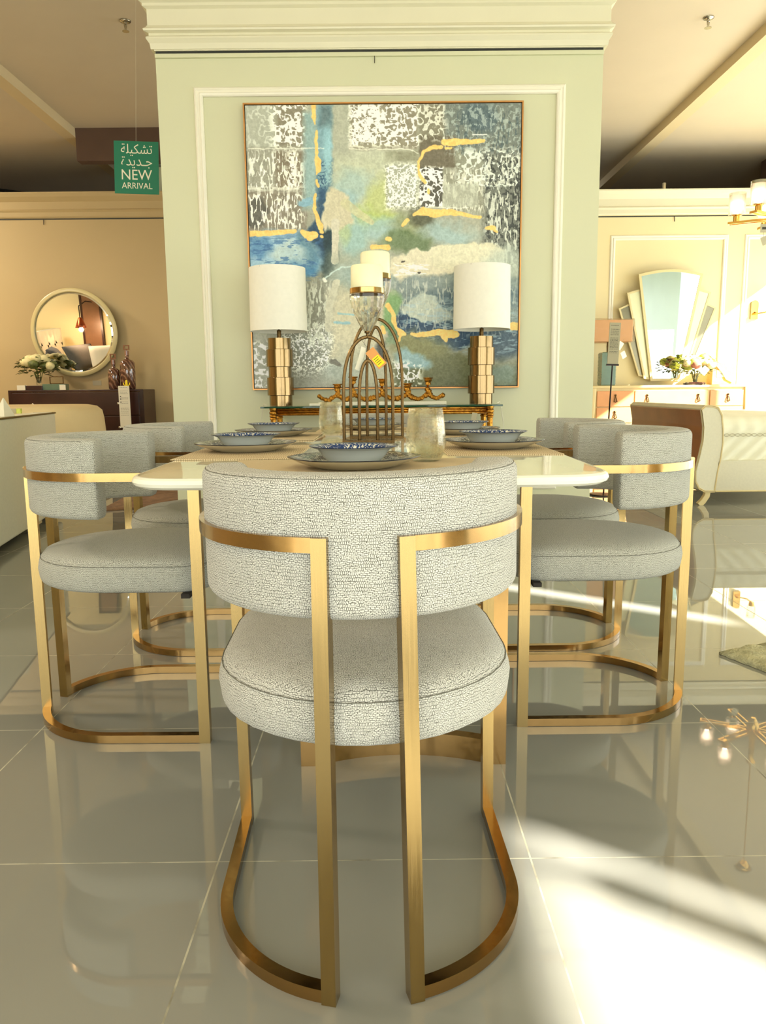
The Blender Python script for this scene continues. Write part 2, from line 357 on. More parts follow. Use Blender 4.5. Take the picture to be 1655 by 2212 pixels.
# partitions at the back
struct('wall_back_left', B(-8.0, -1.2, WY, WY+.16, 0, 3.2), M['wall_tan'])
struct('wall_back_right', B(1.25, 5.5, WY, WY+.16, 0, 3.17), M['wall_pale'])
CORN = [(0, 2.97), (.012, 2.97), (.02, 2.985), (.02, 3.03), (.035, 3.05), (.03, 3.06), (.02, 3.065), (.02, 3.15), (.045, 3.18), (.06, 3.2), (.075, 3.235), (.075, 3.25), (0, 3.25)]
def cornice(name, x0, x1, y, prof, mat, ends=0, dz=0):
    bm = bmesh.new(); A = []
    for o_, z in prof:
        A.append((o_, z+dz))
    l = [bm.verts.new((x0-(o_ if ends else 0), y-o_, z)) for o_, z in A]; r = [bm.verts.new((x1+(o_ if ends else 0), y-o_, z)) for o_, z in A]
    rows = [l, r]
    if ends:
        dep = ends
        rows = [[bm.verts.new((x0-o_, y+dep, z)) for o_, z in A], l, r, [bm.verts.new((x1+o_, y+dep, z)) for o_, z in A]]
    for a, b in zip(rows, rows[1:]):
        for k in range(len(A)-1): bm.faces.new((a[k], b[k], b[k+1], a[k+1]))
    return struct(name, bm, mat)
cornice('trim_4', -8.0, -1.2, WY, CORN, M['wall_tan'])
cornice('trim_5', 1.25, 5.5, WY, CORN, M['trim'], dz=-.03)
struct('trim_6', B(-8.0, -1.2, WY-.004, WY+.01, 2.95, 2.962), M['black_gap'])
struct('trim_7', B(1.25, 5.5, WY-.004, WY+.01, 2.918, 2.93), M['black_gap'])
struct('baseboard_left', B(-8.0, -1.3, WY-.02, WY, 0, .12, bev=.004), M['trim'])
struct('baseboard_right', B(1.3, 5.5, WY-.02, WY, 0, .12, bev=.004), M['trim'])
MOULD = [(-.03, 0), (-.03, .012), (-.02, .02), (-.008, .02), (0, .012), (.012, .016), (.024, .012), (.03, 0)]
for k, (x0, x1) in enumerate(((1.35, 2.6), (2.82, 4.185), (4.44, 5.35))):
    struct('trim_%d' % (8+k), frame_rect(bmesh.new(), x0, x1, .3, 2.68, WY, MOULD), M['trim_pale'])
# feature wall with cornice and panel moulding
FW = 4.91
struct('wall_feature', B(-1.30, 1.335, FW, FW+.45, 0, 3.85), M['wall'])
FC = [(0, 2.875), (.03, 2.875), (.034, 2.905), (.05, 2.925), (.05, 2.935), (.036, 2.945), (.036, 2.958), (.06, 2.965), (.062, 2.975), (.05, 2.985),
      (.04, 3.0), (.04, 3.085), (.06, 3.095), (.06, 3.11), (.075, 3.118), (.085, 3.14), (.11, 3.18), (.12, 3.22), (.13, 3.25), (.13, 3.3), (0, 3.3)]
FC = [(max(0, o_-.01), z) for o_, z in FC]
cornice('trim_11', -1.30, 1.335, FW, FC, M['trim'], ends=.45)
struct('trim_12', B(-1.302, 1.337, FW-.014, FW+.01, 2.868, 2.882), M['trim'])
struct('trim_13', B(-1.296, 1.331, FW-.006, FW+.01, 2.853, 2.868), M['black_gap'])  # dark strip stands in for the shade in the rail groove
struct('trim_14', B(-1.300, 1.335, FW-.016, FW+.01, 2.83, 2.853, bev=.003), M['wall'])
MOULD2 = [(-.027, 0), (-.027, .014), (-.02, .02), (-.01, .022), (-.004, .014), (.006, .012), (.012, .018), (.02, .016), (.027, .008), (.027, 0)]
struct('trim_15', frame_rect(bmesh.new(), -1.056, 1.09, .288, 2.643, FW, MOULD2), M['trim_pale'])
struct('baseboard_feature', B(-1.31, 1.345, FW-.015, FW, 0, .12, bev=.004), M['trim_pale'])
# unseen right shop-front: mullions, fascia and piers, shaped to place the sun patches
def pier(n, x0, x1, y0, y1, z0, z1, m='trim'): return struct(n, B(x0, x1, y0, y1, z0, z1), M[m])
pier('wall_right', 5.4, 5.6, -2.36, -.38, 0, 3.75, 'wall_pale')
pier('wall_right', 5.4, 5.6, -.13, 4.75, 1.6, 3.75, 'wall_aqua')  # low opening added so sunlit floor out of view brightens the right ceiling
pier('wall_right', 5.4, 5.6, -.38, -.13, 0, 2.98, 'wall_aqua')
pier('wall_right', 5.4, 5.6, 4.6, 4.75, 0, 1.6, 'wall_aqua')
pier('wall_right', 5.4, 5.6, 4.75, 12.0, 2.76, 3.75, 'wall_pale')
pier('wall_right', 5.4, 5.6, 9.6, 12.0, 0, 2.76, 'wall_pale')
win = thing('window_1', 'shop-front window mullions', 'window'); win['kind'] = 'structure'
del win['label'], win['category']
for y in (-3.55, -2.52): obj('window_frame', B(5.45, 5.51, y-.035, y+.035, 0, 3.75), M['dark_metal'], win)
for y in (6.4, 8.0): obj('window_frame', B(5.45, 5.51, y-.03, y+.03, 0, 2.76), M['dark_metal'], win)
w2 = bpy.data.objects.new('window_2', None); C.objects.link(w2); w2['kind'] = 'structure'
for x in (-6.4, -3.9, -1.4, 1.1, 3.4, 5.4): obj('window_frame', B(x-.04, x+.04, -3.56, -3.48, 0, 3.75), M['dark_metal'], w2)
struct('wall_front', B(-8.2, 5.4, -3.6, -3.44, 2.8, 3.75), M['wall'])  # unseen; header lowered and left bay closed to dim the frontal daylight
struct('wall_front', B(-8.2, -4.6, -3.6, -3.44, 0, 2.8), M['wall'])
obj('window_frame', B(-8.2, 5.6, -3.56, -3.48, 0, .08), M['dark_metal'], w2)

# ------------------------------------------------------------------ dining chair
RC = .252
def arc(r, a0, a1, z, n=18): # a measured from -y (back) towards +x
    return [(r*math.sin(R(a0+(a1-a0)*k/n)), -r*math.cos(R(a0+(a1-a0)*k/n)), z) for k in range(n+1)]
def seat_outline(n=20):
    r, yf, rc = .242, .27, .09; P = []
    for k in range(n+1): a = R(-90+180*k/n); P.append((r*math.sin(a), -r*math.cos(a)))
    for k in range(1, 7): P.append((r, (yf-rc)*k/7))
    for k in range(7): a = R(90*k/6); P.append((r-rc+rc*math.cos(a), yf-rc+rc*math.sin(a)))
    for k in range(1, 6): P.append(((r-rc)*(1-2*k/6), yf))
    for k in range(7): a = R(90+90*k/6); P.append((-r+rc+rc*math.cos(a), yf-rc+rc*math.sin(a)))
    for k in range(1, 7): P.append((-r, (yf-rc)*(1-k/7)))
    return P
def make_chair(label, fab):
    t = thing('dining_chair', label, 'chair', group='curved-back dining chairs around the table')
    # backrest
    rm = RC+.002-.036; prof = rrect(.072, .200, .017, 5)
    path = arc(rm, -90, 90, .680, 40); path = arc(rm, -91.5, -90, .680, 2)[:-1]+path+arc(rm, 90, 91.5, .680, 2)[1:]; n = len(path); sc = []
    for k in range(n):
        e = min(k, n-1-k); sc.append((.80, .93) if e == 0 else ((.94, .98) if e == 1 else ((.99, .997) if e == 2 else (1, 1))))
    bm = sweep(bmesh.new(), path, prof, scales=sc)
    br = obj('backrest', bm, fab, t, smooth=True)
    obj('seam', tube(bmesh.new(), arc(RC-.0035, -84, 84, .7755, 40), .0008, 5), M['seam'], br)
    # seat
    P = seat_outline(); bm = bmesh.new(); uvl = bm.loops.layers.uv.new('UVMap')
    nm = []
    for i in range(len(P)):
        a, b = Vector(P[i-1]), Vector(P[(i+1) % len(P)]); d = (b-a).normalized(); nm.append(Vector((d.y, -d.x)))
    if nm[5].dot(Vector(P[5])) < 0: nm = [-v for v in nm]
    levels = [('i', .03, .389), ('i', .012, .391), ('i', .003, .397), ('i', 0, .407), ('i', -.003, .43), ('i', 0, .447), ('i', .004, .4575), ('i', .012, .467), ('s', .93, .4735), ('s', .84, .4815), ('s', .7, .487), ('s', .5, .491), ('s', .25, .493)]
    rings = []; per = 0; pls = [0]
    for i in range(len(P)): per += (Vector(P[(i+1) % len(P)])-Vector(P[i])).length; pls.append(per)
    for k, (m_, v, z) in enumerate(levels):
        if m_ == 'i': rings.append([bm.verts.new((P[i][0]-nm[i].x*v, P[i][1]-nm[i].y*v, z)) for i in range(len(P))])
        else: rings.append([bm.verts.new((P[i][0]*v, (P[i][1]-.01)*v+.01, z)) for i in range(len(P))])
    for k in range(len(rings)-1):
        for i in range(len(P)):
            j = (i+1) % len(P); f = bm.faces.new((rings[k][i], rings[k][j], rings[k+1][j], rings[k+1][i]))
            if k < 7:
                for lp, q in zip(f.loops, ((pls[i], levels[k][2]), (pls[i+1], levels[k][2]), (pls[i+1], levels[k+1][2]), (pls[i], levels[k+1][2]))): lp[uvl].uv = q
            else:
                for lp in f.loops: lp[uvl].uv = (lp.vert.co.x, lp.vert.co.y)
    c = bm.verts.new((0, .01, .4935))
    for i in range(len(P)):
        f = bm.faces.new((rings[-1][i], rings[-1][(i+1) % len(P)], c))
        for lp in f.loops: lp[uvl].uv = (lp.vert.co.x, lp.vert.co.y)
    bm.faces.new(rings[0])
    st = obj('seat', bm, fab, t, smooth=True)
    obj('seam', tube(bmesh.new(), [(P[i][0]-nm[i].x*.0035, P[i][1]-nm[i].y*.0035, .4585) for i in range(len(P))], .0008, 5, closed=True), M['seam'], st)
    bm = bmesh.new(); prism(bm, [(p[0]*.8, p[1]*.8) for p in P], .381, .392)
    obj('seat_board', bm, M['seat_base'], t)
    # frame: per side an arm rail, a back leg, a floor rail and a front leg
    for s in (-1, 1):
        at_, ab_ = 13.0, 14.4
        def side(z, a0): return [(s*p[0], p[1], p[2]) for p in arc(RC, a0-2.3, 90, z, 22)]+[(s*RC, .246, z)]
        obj('arm_rail', sweep(bmesh.new(), side(.688, at_), rect(.021, .021)), M['brass_rail'], t, smooth=True, auto=40)
        obj('floor_rail', sweep(bmesh.new(), side(.0115, ab_), rect(.021, .021)), M['brass_rail'], t, smooth=True, auto=40)
        bm = bmesh.new(); box(bm, -.011, .011, -.0125, .0125, 0, .6985)
        for v in bm.verts:
            a = ab_ if v.co.z < .3 else at_; q = Vector((v.co.x, v.co.y)); c_, s_ = math.cos(R(a)), math.sin(R(a))
            v.co.x, v.co.y = s*(RC*s_+q.x*c_-q.y*s_), -RC*c_+q.x*s_+q.y*c_-.001
        obj('leg', bm, M['brass'], t)
        obj('leg', B(s*RC-.011, s*RC+.011, .232, .26, 0, .6985), M['brass'], t)
        obj('seat_bracket', B(min(s*.2, s*.25), max(s*.2, s*.25), 0.2, .222, .380, .391), M['seat_base'], t)
    return t
ch = make_chair('oatmeal tub chair nearest the camera, seen from behind, at the near end of the table', M['fabric'])
ch.location = (-.027, 1.268, 0); ch.rotation_euler = (0, R(-.5), R(1.8))
chg = make_chair('grey tub chair nearer the camera on the left long side of the table', M['fabric_grey'])
chg.location = (-.703, 2.14, 0); chg.rotation_euler.z = R(-90.5)
for lab, x, y, a in (('grey tub chair farther from the camera on the left long side of the table', -.66, 2.80, -90),
                     ('grey tub chair nearer the camera on the right long side, beside the cream bed', .617, 2.215, 90),
                     ('grey tub chair farther from the camera on the right long side, sunlight on its seat', .622, 2.815, 90.5),
                     ('grey tub chair at the far end of the table, behind the brass arches', -.01, 3.70, 180)):
    dup(chg, lab, (x, y, 0), R(a), 'curved-back dining chairs around the table')

# ------------------------------------------------------------------ dining table
T = thing('dining_table', 'long ivory lacquered dining table with rounded corners on curved brass bases', 'table', (-.02, 2.42, 0))
def table_outline(w, l, rc, bow=.012, n=8):
    P = []
    for cx, cy, a0 in ((w/2-rc, l/2-rc, 0), (-w/2+rc, l/2-rc, 90), (-w/2+rc, -l/2+rc, 180), (w/2-rc, -l/2+rc, 270)):
        for k in range(n+1): a = R(a0+90*k/n); P.append((cx+rc*math.cos(a), cy+rc*math.sin(a)))
        a = R(a0+90)
        # slightly bowed sides
        nx, ny = P[-1]
        if a0 in (0, 180):
            sx = -1 if a0 == 0 else 1
            for k in range(1, 8): P.append((nx+sx*(w-2*rc)*k/8, ny+(bow if a0 == 0 else -bow)*math.sin(PI*k/8)))
        else:
            sy = -1 if a0 == 90 else 1
            for k in range(1, 8): P.append((nx+(-bow if a0 == 90 else bow)*math.sin(PI*k/8), ny+sy*(l-2*rc)*k/8))
    return P
def contour_stack(bm, P, levels, mi_top=0, mi=0):
    rings = []
    for ins, z in levels:
        ring = []
        for i in range(len(P)):
            a, b = Vector(P[i-1]), Vector(P[(i+1) % len(P)]); d = (b-a).normalized(); n_ = Vector((d.y, -d.x))
            ring.append(bm.verts.new((P[i][0]-n_.x*ins, P[i][1]-n_.y*ins, z)))
        rings.append(ring)
    for k in range(len(rings)-1):
        for i in range(len(P)):
            f = bm.faces.new((rings[k][i], rings[k][(i+1) % len(P)], rings[k+1][(i+1) % len(P)], rings[k+1][i])); f.material_index = mi
    f = bm.faces.new(rings[0]); f.material_index = mi
    f = bm.faces.new(rings[-1]); f.material_index = mi_top
    return bm
P = table_outline(.925, 2.03, .10)
bm = contour_stack(bmesh.new(), P, [(.03, .712), (.012, .713), (.003, .718), (0, .724), (.003, .731), (.008, .7345), (.012, .735)], 0, 1)
obj('tabletop', bm, [M['table_white'], M['table_edge']], T, smooth=True, auto=25)
def base_frame(sg):
    n = 16; pts = []
    for k in range(n+1):
        u = -1+2*k/n; pts.append((u*.2185, sg*(.66-.055*(1-u*u)), 0))
    bm = bmesh.new(); o_ = []
    for z in (.029, .685): sweep(bm, [(x, y, z) for x, y, _ in pts], rect(.03, .058))
    for s in (0, -1):
        x, y, _ = pts[s]; sweep(bm, [(x, y, 0), (x, y, .712)], rect(.03, .055), up=(1, .0, 0))
    return bm
for sg in (-1, 1):
    bf = obj('pedestal_frame', base_frame(sg), M['brass_rail'], T, smooth=True, auto=35)
    if sg < 0: bf.location = (.067, 0, 0)
obj('pedestal_core', B(-.05, .05, -.56, .56, .66, .712), M['brass_dull'], T)

# placemats, plates, bowls, glasses
def placemat(label, x, y, rz, w, l):
    bm = B(-w/2, w/2, -l/2, l/2, 0, .0022, bev=.0008)
    o = obj('placemat', bm, M['mat'], loc=(x, y, .7352)); o.rotation_euler.z = rz
    return tag(o, label, 'placemat', 'straw placemats on the dining table')
placemat('straw placemat under the plate nearest the camera', -.05, 1.60, 0, .54, .33)
placemat('straw placemat under the near left plate stack', -.345, 2.03, R(90), .46, .29)
placemat('straw placemat under the near right plate stack', .30, 2.08, R(90), .46, .28)
placemat('straw placemat under the far left plate stack', -.355, 2.72, R(90), .46, .28)
placemat('straw placemat under the far right plate stack', .30, 2.74, R(90), .46, .28)
placemat('straw placemat under the plate at the far end of the table', -.03, 3.15, 0, .44, .3)
TZ = .7374
def scal(a, k): return 1+.018*math.cos(6*a)+.008*math.cos(12*a)
def make_plate():
    t = thing('dinner_plate', '', 'plate', group='scalloped dinner plates')
    obj('plate_body', LA([(.0, .0), (.07, .0), (.08, .0015), (.09, .005), (.112, .0125), (.124, .0175), (.132, .0215)], 72, wob=lambda a, k: scal(a, k) if k > 4 else 1), M['ceramic_warm'], t, smooth=True)
    obj('plate_face', LA([(.132, .0216), (.1328, .0236), (.126, .0232), (.09, .0145), (.08, .0085), (.0, .0075)], 72, wob=lambda a, k: scal(a, k) if k < 3 else 1), M['plate_top'], t, smooth=True)
    return t
def make_bowl():
    t = thing('soup_bowl', '', 'bowl', group='blue patterned bowls on the plates')
    obj('bowl_body', LA([(0, 0), (.052, 0), (.055, .004), (.066, .016), (.074, .027), (.084, .0305), (.0905, .033)], 60), M['ceramic_grey'], t, smooth=True)
    obj('bowl_face', LA([(.0905, .0332), (.091, .0345), (.0885, .0345), (.074, .03), (.066, .022), (.05, .008), (0, .006)], 60), M['bowl_top'], t, smooth=True)
    return t
settings = [(-.054, 1.572, 'nearest the camera behind the front chair'), (-.355, 2.05, 'on the near left placemat'), (.30, 2.07, 'on the near right placemat'),
            (-.375, 2.735, 'on the far left placemat'), (.29, 2.74, 'on the far right placemat'), (-.03, 3.12, 'at the far end of the table')]
p0, b0 = make_plate(), make_bowl()
for k, (x, y, w) in enumerate(settings):
    l1 = 'dark floral scalloped dinner plate '+w; l2 = 'blue and white floral bowl standing on the plate '+w
    if k == 0:
        for o, l, z in ((p0, l1, TZ), (b0, l2, TZ+.0105)): o['label'] = l; o.location = (x, y, z)
    else:
        dup(p0, l1, (x, y, TZ), .4*k); dup(b0, l2, (x, y, TZ+.0105), .5*k)
def tumbler(label, x, y):
    prof = [(0, 0), (.027, 0), (.034, .005), (.041, .02), (.0445, .038), (.0438, .058), (.0405, .09), (.037, .114), (.0373, .1155), (.035, .1155), (.0385, .09), (.0417, .058), (.0423, .038), (.039, .022), (.031, .009), (0, .008)]
    return tag(obj('glass_tumbler', LA(prof, 48), M['bubble'], loc=(x, y, TZ), smooth=True), label, 'glass', 'bubbled glass tumblers')
tumbler('bubbled stemless glass tumbler beside the plate nearest the camera', .099, 1.70)
tumbler('bubbled glass tumbler left of the brass arches, farther from the camera', -.178, 2.80)

# candle holders with arches
def arch_path(hw, h, y=0):
    P = [(-hw, y, 0), (-hw, y, h*.45)]
    for k in range(1, 24):
        a = PI-PI*k/24
        P.append((hw*math.cos(a), y, h*.45+h*.55*(math.sin(a)**.82)))
    P += [(hw, y, h*.45), (hw, y, 0)]
    return P
def holder(label, x, y, arch_h, inner_h, hw, cand_h, dep):
    t = thing('candle_holder', label, 'candle holder', (x, y, .7355), group='brass arch candle holders')
    bm = bmesh.new()
    sweep(bm, [(-hw, -dep, .004), (hw, -dep, .004), (hw, dep, .004), (-hw, dep, .004)], rect(.009, .008), closed=True)
    obj('base', bm, M['brass_dull'], t)
    pr = rrect(.0098, .0095, .002, 1)
    obj('arch', sweep(bmesh.new(), arch_path(hw, arch_h), pr, up=(0, 1, 0)), M['brass_dull'], t, smooth=True, auto=40)
    obj('arch', sweep(bmesh.new(), arch_path(hw*.37, inner_h), pr, up=(0, 1, 0)), M['brass_dull'], t, smooth=True, auto=40)
    bm = bmesh.new()
    for sy in (-dep, dep):
        bar(bm, (-hw*.98, min(0, sy), .006), (-hw*.98, max(0, sy), .006), .008)
    obj('base', bm, M['brass_dull'], t)
    z = arch_h
    obj('stem', LA([(0, z-.004), (.006, z-.004), (.0045, z+.004), (.0045, z+.01), (.009, z+.012), (.009, z+.017), (0, z+.017)], 16), M['brass_dull'], t, smooth=True, auto=40)
    # faceted crystal cone
    nf = 14; prof = []
    for k in range(9):
        u = k/8; prof.append((.011+.0375*math.sin(u*PI/2)**.9, z+.017+.105*u))
    bm = bmesh.new(); rings = []
    for k, (r, zz) in enumerate(prof):
        rings.append([bm.verts.new((r*(1+.07*((i+(k > 4)) % 2))*math.cos(2*PI*(i)/(2*nf)), r*(1+.07*((i+(k > 4)) % 2))*math.sin(2*PI*i/(2*nf)), zz)) for i in range(2*nf)])
    for k in range(8):
        for i in range(2*nf): bm.faces.new((rings[k][i], rings[k][(i+1) % (2*nf)], rings[k+1][(i+1) % (2*nf)], rings[k+1][i]))
    bm.faces.new(rings[0]); bm.faces.new(rings[-1])
    obj('crystal_cup', bm, M['crystal'], t)
    zt = z+.122
    obj('rim', LA([(0, zt), (.047, zt), (.051, zt+.003), (.051, zt+.017), (.0485, zt+.018), (.047, zt+.013), (0, zt+.013)], 40), M['brass_rail'], t, smooth=True, auto=40)
    cd = thing('pillar_candle', label.replace('brass arch candle holder', 'ivory pillar candle on the arch holder'), 'candle', (x, y, .7355+zt+.0135), group='ivory pillar candles')
    obj('wax', LA([(0, 0), (.0465, 0), (.0475, .002), (.047, cand_h-.004), (.044, cand_h), (.02, cand_h-.002), (0, cand_h-.003)], 40), M['candle'], cd, smooth=True, auto=50)
    obj('wick', tube(bmesh.new(), [(0, 0, cand_h-.003), (0, .001, cand_h+.006)], .0008, 5), M['wick'], cd)
    return t
holder('shorter brass arch candle holder in front, with hanging tags', -.036, 2.36, .314, .245, .074, .069, .022)
holder('taller brass arch candle holder behind the shorter one', -.012, 2.58, .386, .36, .085, .071, .022)
def swing(label, loc, w, h, rx, ry, rz, mats, curl=.3, sticker=False, name='price_tag'):
    t = thing(name, label, 'tag', loc); t.rotation_euler = (rx, ry, rz)
    bm = bmesh.new(); rows = []
    for k in range(7):
        u = k/6; z = -h*u; off = curl*h*(u*u)
        rows.append([(-w/2, off, z), (w/2, off, z)])
    vs = [[bm.verts.new(p) for p in r] for r in rows]; v2 = [[bm.verts.new((p[0], p[1]+.0006, p[2])) for p in r] for r in rows]
    for k in range(6):
        bm.faces.new((vs[k][0], vs[k][1], vs[k+1][1], vs[k+1][0])); bm.faces.new((v2[k][0], v2[k][1], v2[k+1][1], v2[k+1][0]))
    obj('card', bm, mats, t, smooth=True)
    obj('cord', tube(bmesh.new(), [(0, 0, 0), (0, 0, .02), (.002, .003, .045)], .0005, 5), M['dark_metal'], t)
    if sticker:
        bm = bmesh.new(); vs = []
        for k in range(5):
            u = .42+.5*k/4; z = -h*u; off = curl*h*u*u-.0007
            vs.append([bm.verts.new((-w*.38, off, z)), bm.verts.new((w*.38, off, z))])
        for k in range(4): bm.faces.new((vs[k][0], vs[k][1], vs[k+1][1], vs[k+1][0]))
        s_ = obj('sticker', bm, M['yellow'], t)
        bm = bmesh.new()
        for k in range(4):
            u = .5+.1*k; z = -h*u; off = curl*h*u*u-.0015
            box(bm, -w*.28, w*(.28-.1*(k % 2)), off-.0002, off, z-.0008, z+.0008)
        obj('print', bm, M['ink'], s_)
    return t
swing('tan swing tag with a yellow sticker hanging inside the front brass arch', (-.031, 2.335, 1.01), .03, .062, R(8), R(-38), R(-12), M['orange_card'], .25, True)
swing('white card tag hanging behind the tan one inside the front brass arch', (-.048, 2.365, 1.02), .02, .07, R(5), R(14), R(50), M['paper'], .1)

# ------------------------------------------------------------------ painting
NX = 560
def build_painting():
    rng = np.random.RandomState(5); n = NX
    def vn(fx, fy, seed, octs=3, fall=.55):
        out = np.zeros((n, n)); amp = 1; tot = 0; r = np.random.RandomState(seed)
        for o in range(octs):
            gx, gy = max(2, int(fx*2**o)), max(2, int(fy*2**o)); g = r.rand(gy+2, gx+2)
            xs = np.linspace(0, gx, n); ys = np.linspace(0, gy, n); xi = np.minimum(xs.astype(int), gx); yi = np.minimum(ys.astype(int), gy)
            tx = xs-xi; ty = ys-yi; tx = tx*tx*(3-2*tx); ty = ty*ty*(3-2*ty); ty = ty[:, None]
            a = g[yi][:, xi]; b_ = g[yi][:, xi+1]; c_ = g[yi+1][:, xi]; d_ = g[yi+1][:, xi+1]
            out += amp*((a*(1-tx)+b_*tx)*(1-ty)+(c_*(1-tx)+d_*tx)*ty); tot += amp; amp *= fall
        return out/tot
    V, U = np.meshgrid(np.linspace(0, 1, n), np.linspace(0, 1, n), indexing='ij')
    Y = 225+V*608; XL = 530+(Y-225)*.0355; XR = 1126-(Y-225)*.0295; X = XL+U*(XR-XL)
    wx = (vn(9, 9, 1)-.5)*46; wy = (vn(9, 9, 2)-.5)*46; fx_ = (vn(50, 50, 3)-.5)*12; fy_ = (vn(50, 50, 4)-.5)*12
    Xw, Yw = X+wx+fx_, Y+wy+fy_; Xs, Ys = X+fx_*.6, Y+fy_*.6
    def rank(a):
        r_ = np.empty(a.size); r_[np.argsort(a.ravel())] = np.linspace(0, 1, a.size); return r_.reshape(a.shape)
    def curl(fx, fy, seed, mixf=.5):
        return rank(mixf*rank(vn(fx*2, fy*2, seed, 2, .6))+(1-mixf)*(1-np.clip(np.abs(vn(fx, fy, seed+40, 2, .5)-.5)*8, 0, 1)))
    n1 = curl(52, 52, 11, .45); n2 = curl(80, 24, 12, .5); n3 = rank(vn(30, 120, 13, 3, .7)); nb = vn(5, 5, 14, 4); nf = curl(90, 90, 15, .55); nd = curl(60, 50, 16, .55)
    img = np.zeros((n, n, 3)); img[:] = (146, 148, 130)
    img += ((nb-.5)*70)[..., None]
    def mix(mask, col, a=1.0):
        m_ = np.clip(mask, 0, 1)[..., None]*a; img[:] = img*(1-m_)+np.array(col)*m_
    def sm(d, s): return np.clip(.5-d/s, 0, 1)
    def blob(cx, cy, rx, ry, col, a=1, soft=.25, rot=0, warp=1):
        xx, yy = (Xw, Yw) if warp else (Xs, Ys); c, s = math.cos(rot), math.sin(rot)
        dx, dy = xx-cx, yy-cy; d = np.sqrt(((dx*c+dy*s)/rx)**2+((-dx*s+dy*c)/ry)**2)-1
        mix(sm(d, soft), col, a)
    def rc(x0, x1, y0, y1, col, a=1, soft=6, warp=0):
        xx, yy = (Xw, Yw) if warp else (Xs, Ys)
        d = np.maximum(np.maximum(x0-xx, xx-x1), np.maximum(y0-yy, yy-y1)); mix(sm(d, soft), col, a)
    def tex(x0, x1, y0, y1, col, nz, th, a=1, soft=14, k=9):
        d = np.maximum(np.maximum(x0-Xs, Xs-x1), np.maximum(y0-Ys, Ys-y1))
        mix(sm(d, soft)*np.clip((nz-(.5+(th-.5)*2.0))*k*.8, 0, 1), col, a)
    def stroke(pts, col, a=1, jag=1.0):
        best = np.full((n, n), 1e9); xx, yy = X+fx_*.45*jag, Y+fy_*.45*jag
        for (x0, y0, w0), (x1, y1, w1) in zip(pts, pts[1:]):
            dx, dy = x1-x0, y1-y0; L = dx*dx+dy*dy+1e-6; t = np.clip(((xx-x0)*dx+(yy-y0)*dy)/L, 0, 1)
            best = np.minimum(best, np.hypot(xx-x0-t*dx, yy-y0-t*dy)-(w0+(w1-w0)*t))
        mix(sm(best, 1.6), col, a)
    # base zones
    rc(520, 660, 215, 310, (160, 164, 148)); rc(596, 662, 215, 312, (118, 110, 90), .8, 16)
    rc(520, 665, 315, 400, (140, 140, 124)); rc(596, 660, 318, 398, (112, 102, 82), .9, 14)
    rc(520, 662, 402, 488, (122, 116, 100)); blob(555, 450, 28, 34, (70, 70, 62), .8)
    rc(716, 905, 215, 420, (176, 180, 160), 1, 30); rc(716, 760, 215, 340, (152, 156, 138), .8, 20)
    rc(755, 902, 218, 318, (128, 122, 102), .9); rc(905, 962, 225, 300, (120, 116, 96), .9, 10)
    rc(960, 1130, 215, 320, (104, 112, 104), 1, 12); blob(1030, 250, 40, 30, (64, 84, 92), .7, .6)
    rc(1042, 1130, 315, 570, (96, 100, 90), 1, 20); rc(955, 1045, 360, 450, (134, 134, 116), 1, 14)
    rc(905, 982, 290, 356, (98, 92, 74), 1, 5); rc(830, 905, 320, 345, (124, 124, 100), .8, 8)
    rc(720, 840, 340, 520, (168, 174, 150), .9, 40)
    # scratched white textures
    tex(585, 662, 220, 312, (232, 236, 222), n1, .47); tex(535, 600, 220, 310, (196, 200, 188), n1, .56, .6)
    tex(535, 660, 318, 400, (214, 218, 204), n2, .53); tex(618, 640, 318, 398, (226, 228, 214), nd, .45)
    tex(535, 655, 404, 486, (218, 220, 206), n2, .55); tex(535, 660, 394, 400, (226, 228, 214), n3, .42)
    tex(756, 905, 222, 312, (236, 238, 226), n1, .46); tex(756, 820, 224, 300, (240, 242, 230), nf, .5)
    tex(900, 965, 225, 300, (216, 218, 204), n1, .53, .8); tex(965, 1125, 228, 330, (172, 186, 178), nd, .56, .6); tex(985, 1125, 240, 330, (54, 72, 78), n2, .62, .6)
    tex(985, 1125, 318, 400, (206, 214, 204), n1, .52, .9); tex(1045, 1125, 330, 570, (44, 48, 44), nd, .54, .9); tex(1045, 1125, 330, 600, (196, 200, 186), n2, .57, .9)
    tex(957, 1042, 362, 450, (214, 216, 200), n2, .52, .8)
    # blue band
    rc(656, 684, 240, 440, (132, 164, 164), .85, 14, 0); rc(684, 717, 225, 425, (112, 150, 162), .95, 8); rc(690, 716, 225, 270, (78, 98, 100), .8, 14)
    tex(686, 718, 340, 432, (28, 62, 90), nf, .47, .95); rc(684, 712, 395, 500, (28, 62, 92), .85, 14)
    blob(708, 330, 9, 60, (150, 196, 204), .6, .8, 0, 0); blob(662, 424, 18, 8, (118, 160, 178), .9)
    # centre greens and blues
    blob(790, 405, 60, 80, (172, 178, 150), .6, .9); blob(768, 400, 34, 40, (150, 174, 168), .8, .7); blob(820, 430, 20, 60, (168, 178, 98), .6, .8)
    blob(800, 465, 44, 22, (158, 176, 94), .75, .7); blob(752, 440, 24, 30, (132, 166, 172), .7, .7); blob(820, 485, 40, 26, (140, 170, 172), .8, .7)
    blob(762, 510, 30, 44, (140, 172, 168), .9, .7); blob(740, 490, 14, 30, (168, 180, 120), .6, .8); blob(870, 480, 36, 30, (130, 138, 98), .8, .7)
    blob(905, 460, 30, 26, (64, 66, 46), .8, .6); blob(960, 495, 60, 22, (146, 176, 178), .7, .7); blob(870, 520, 50, 22, (74, 98, 56), .7, .6)
    # white squares
    rc(832, 900, 350, 440, (146, 150, 132), .8, 5); tex(832, 900, 350, 440, (244, 246, 236), nf, .44)
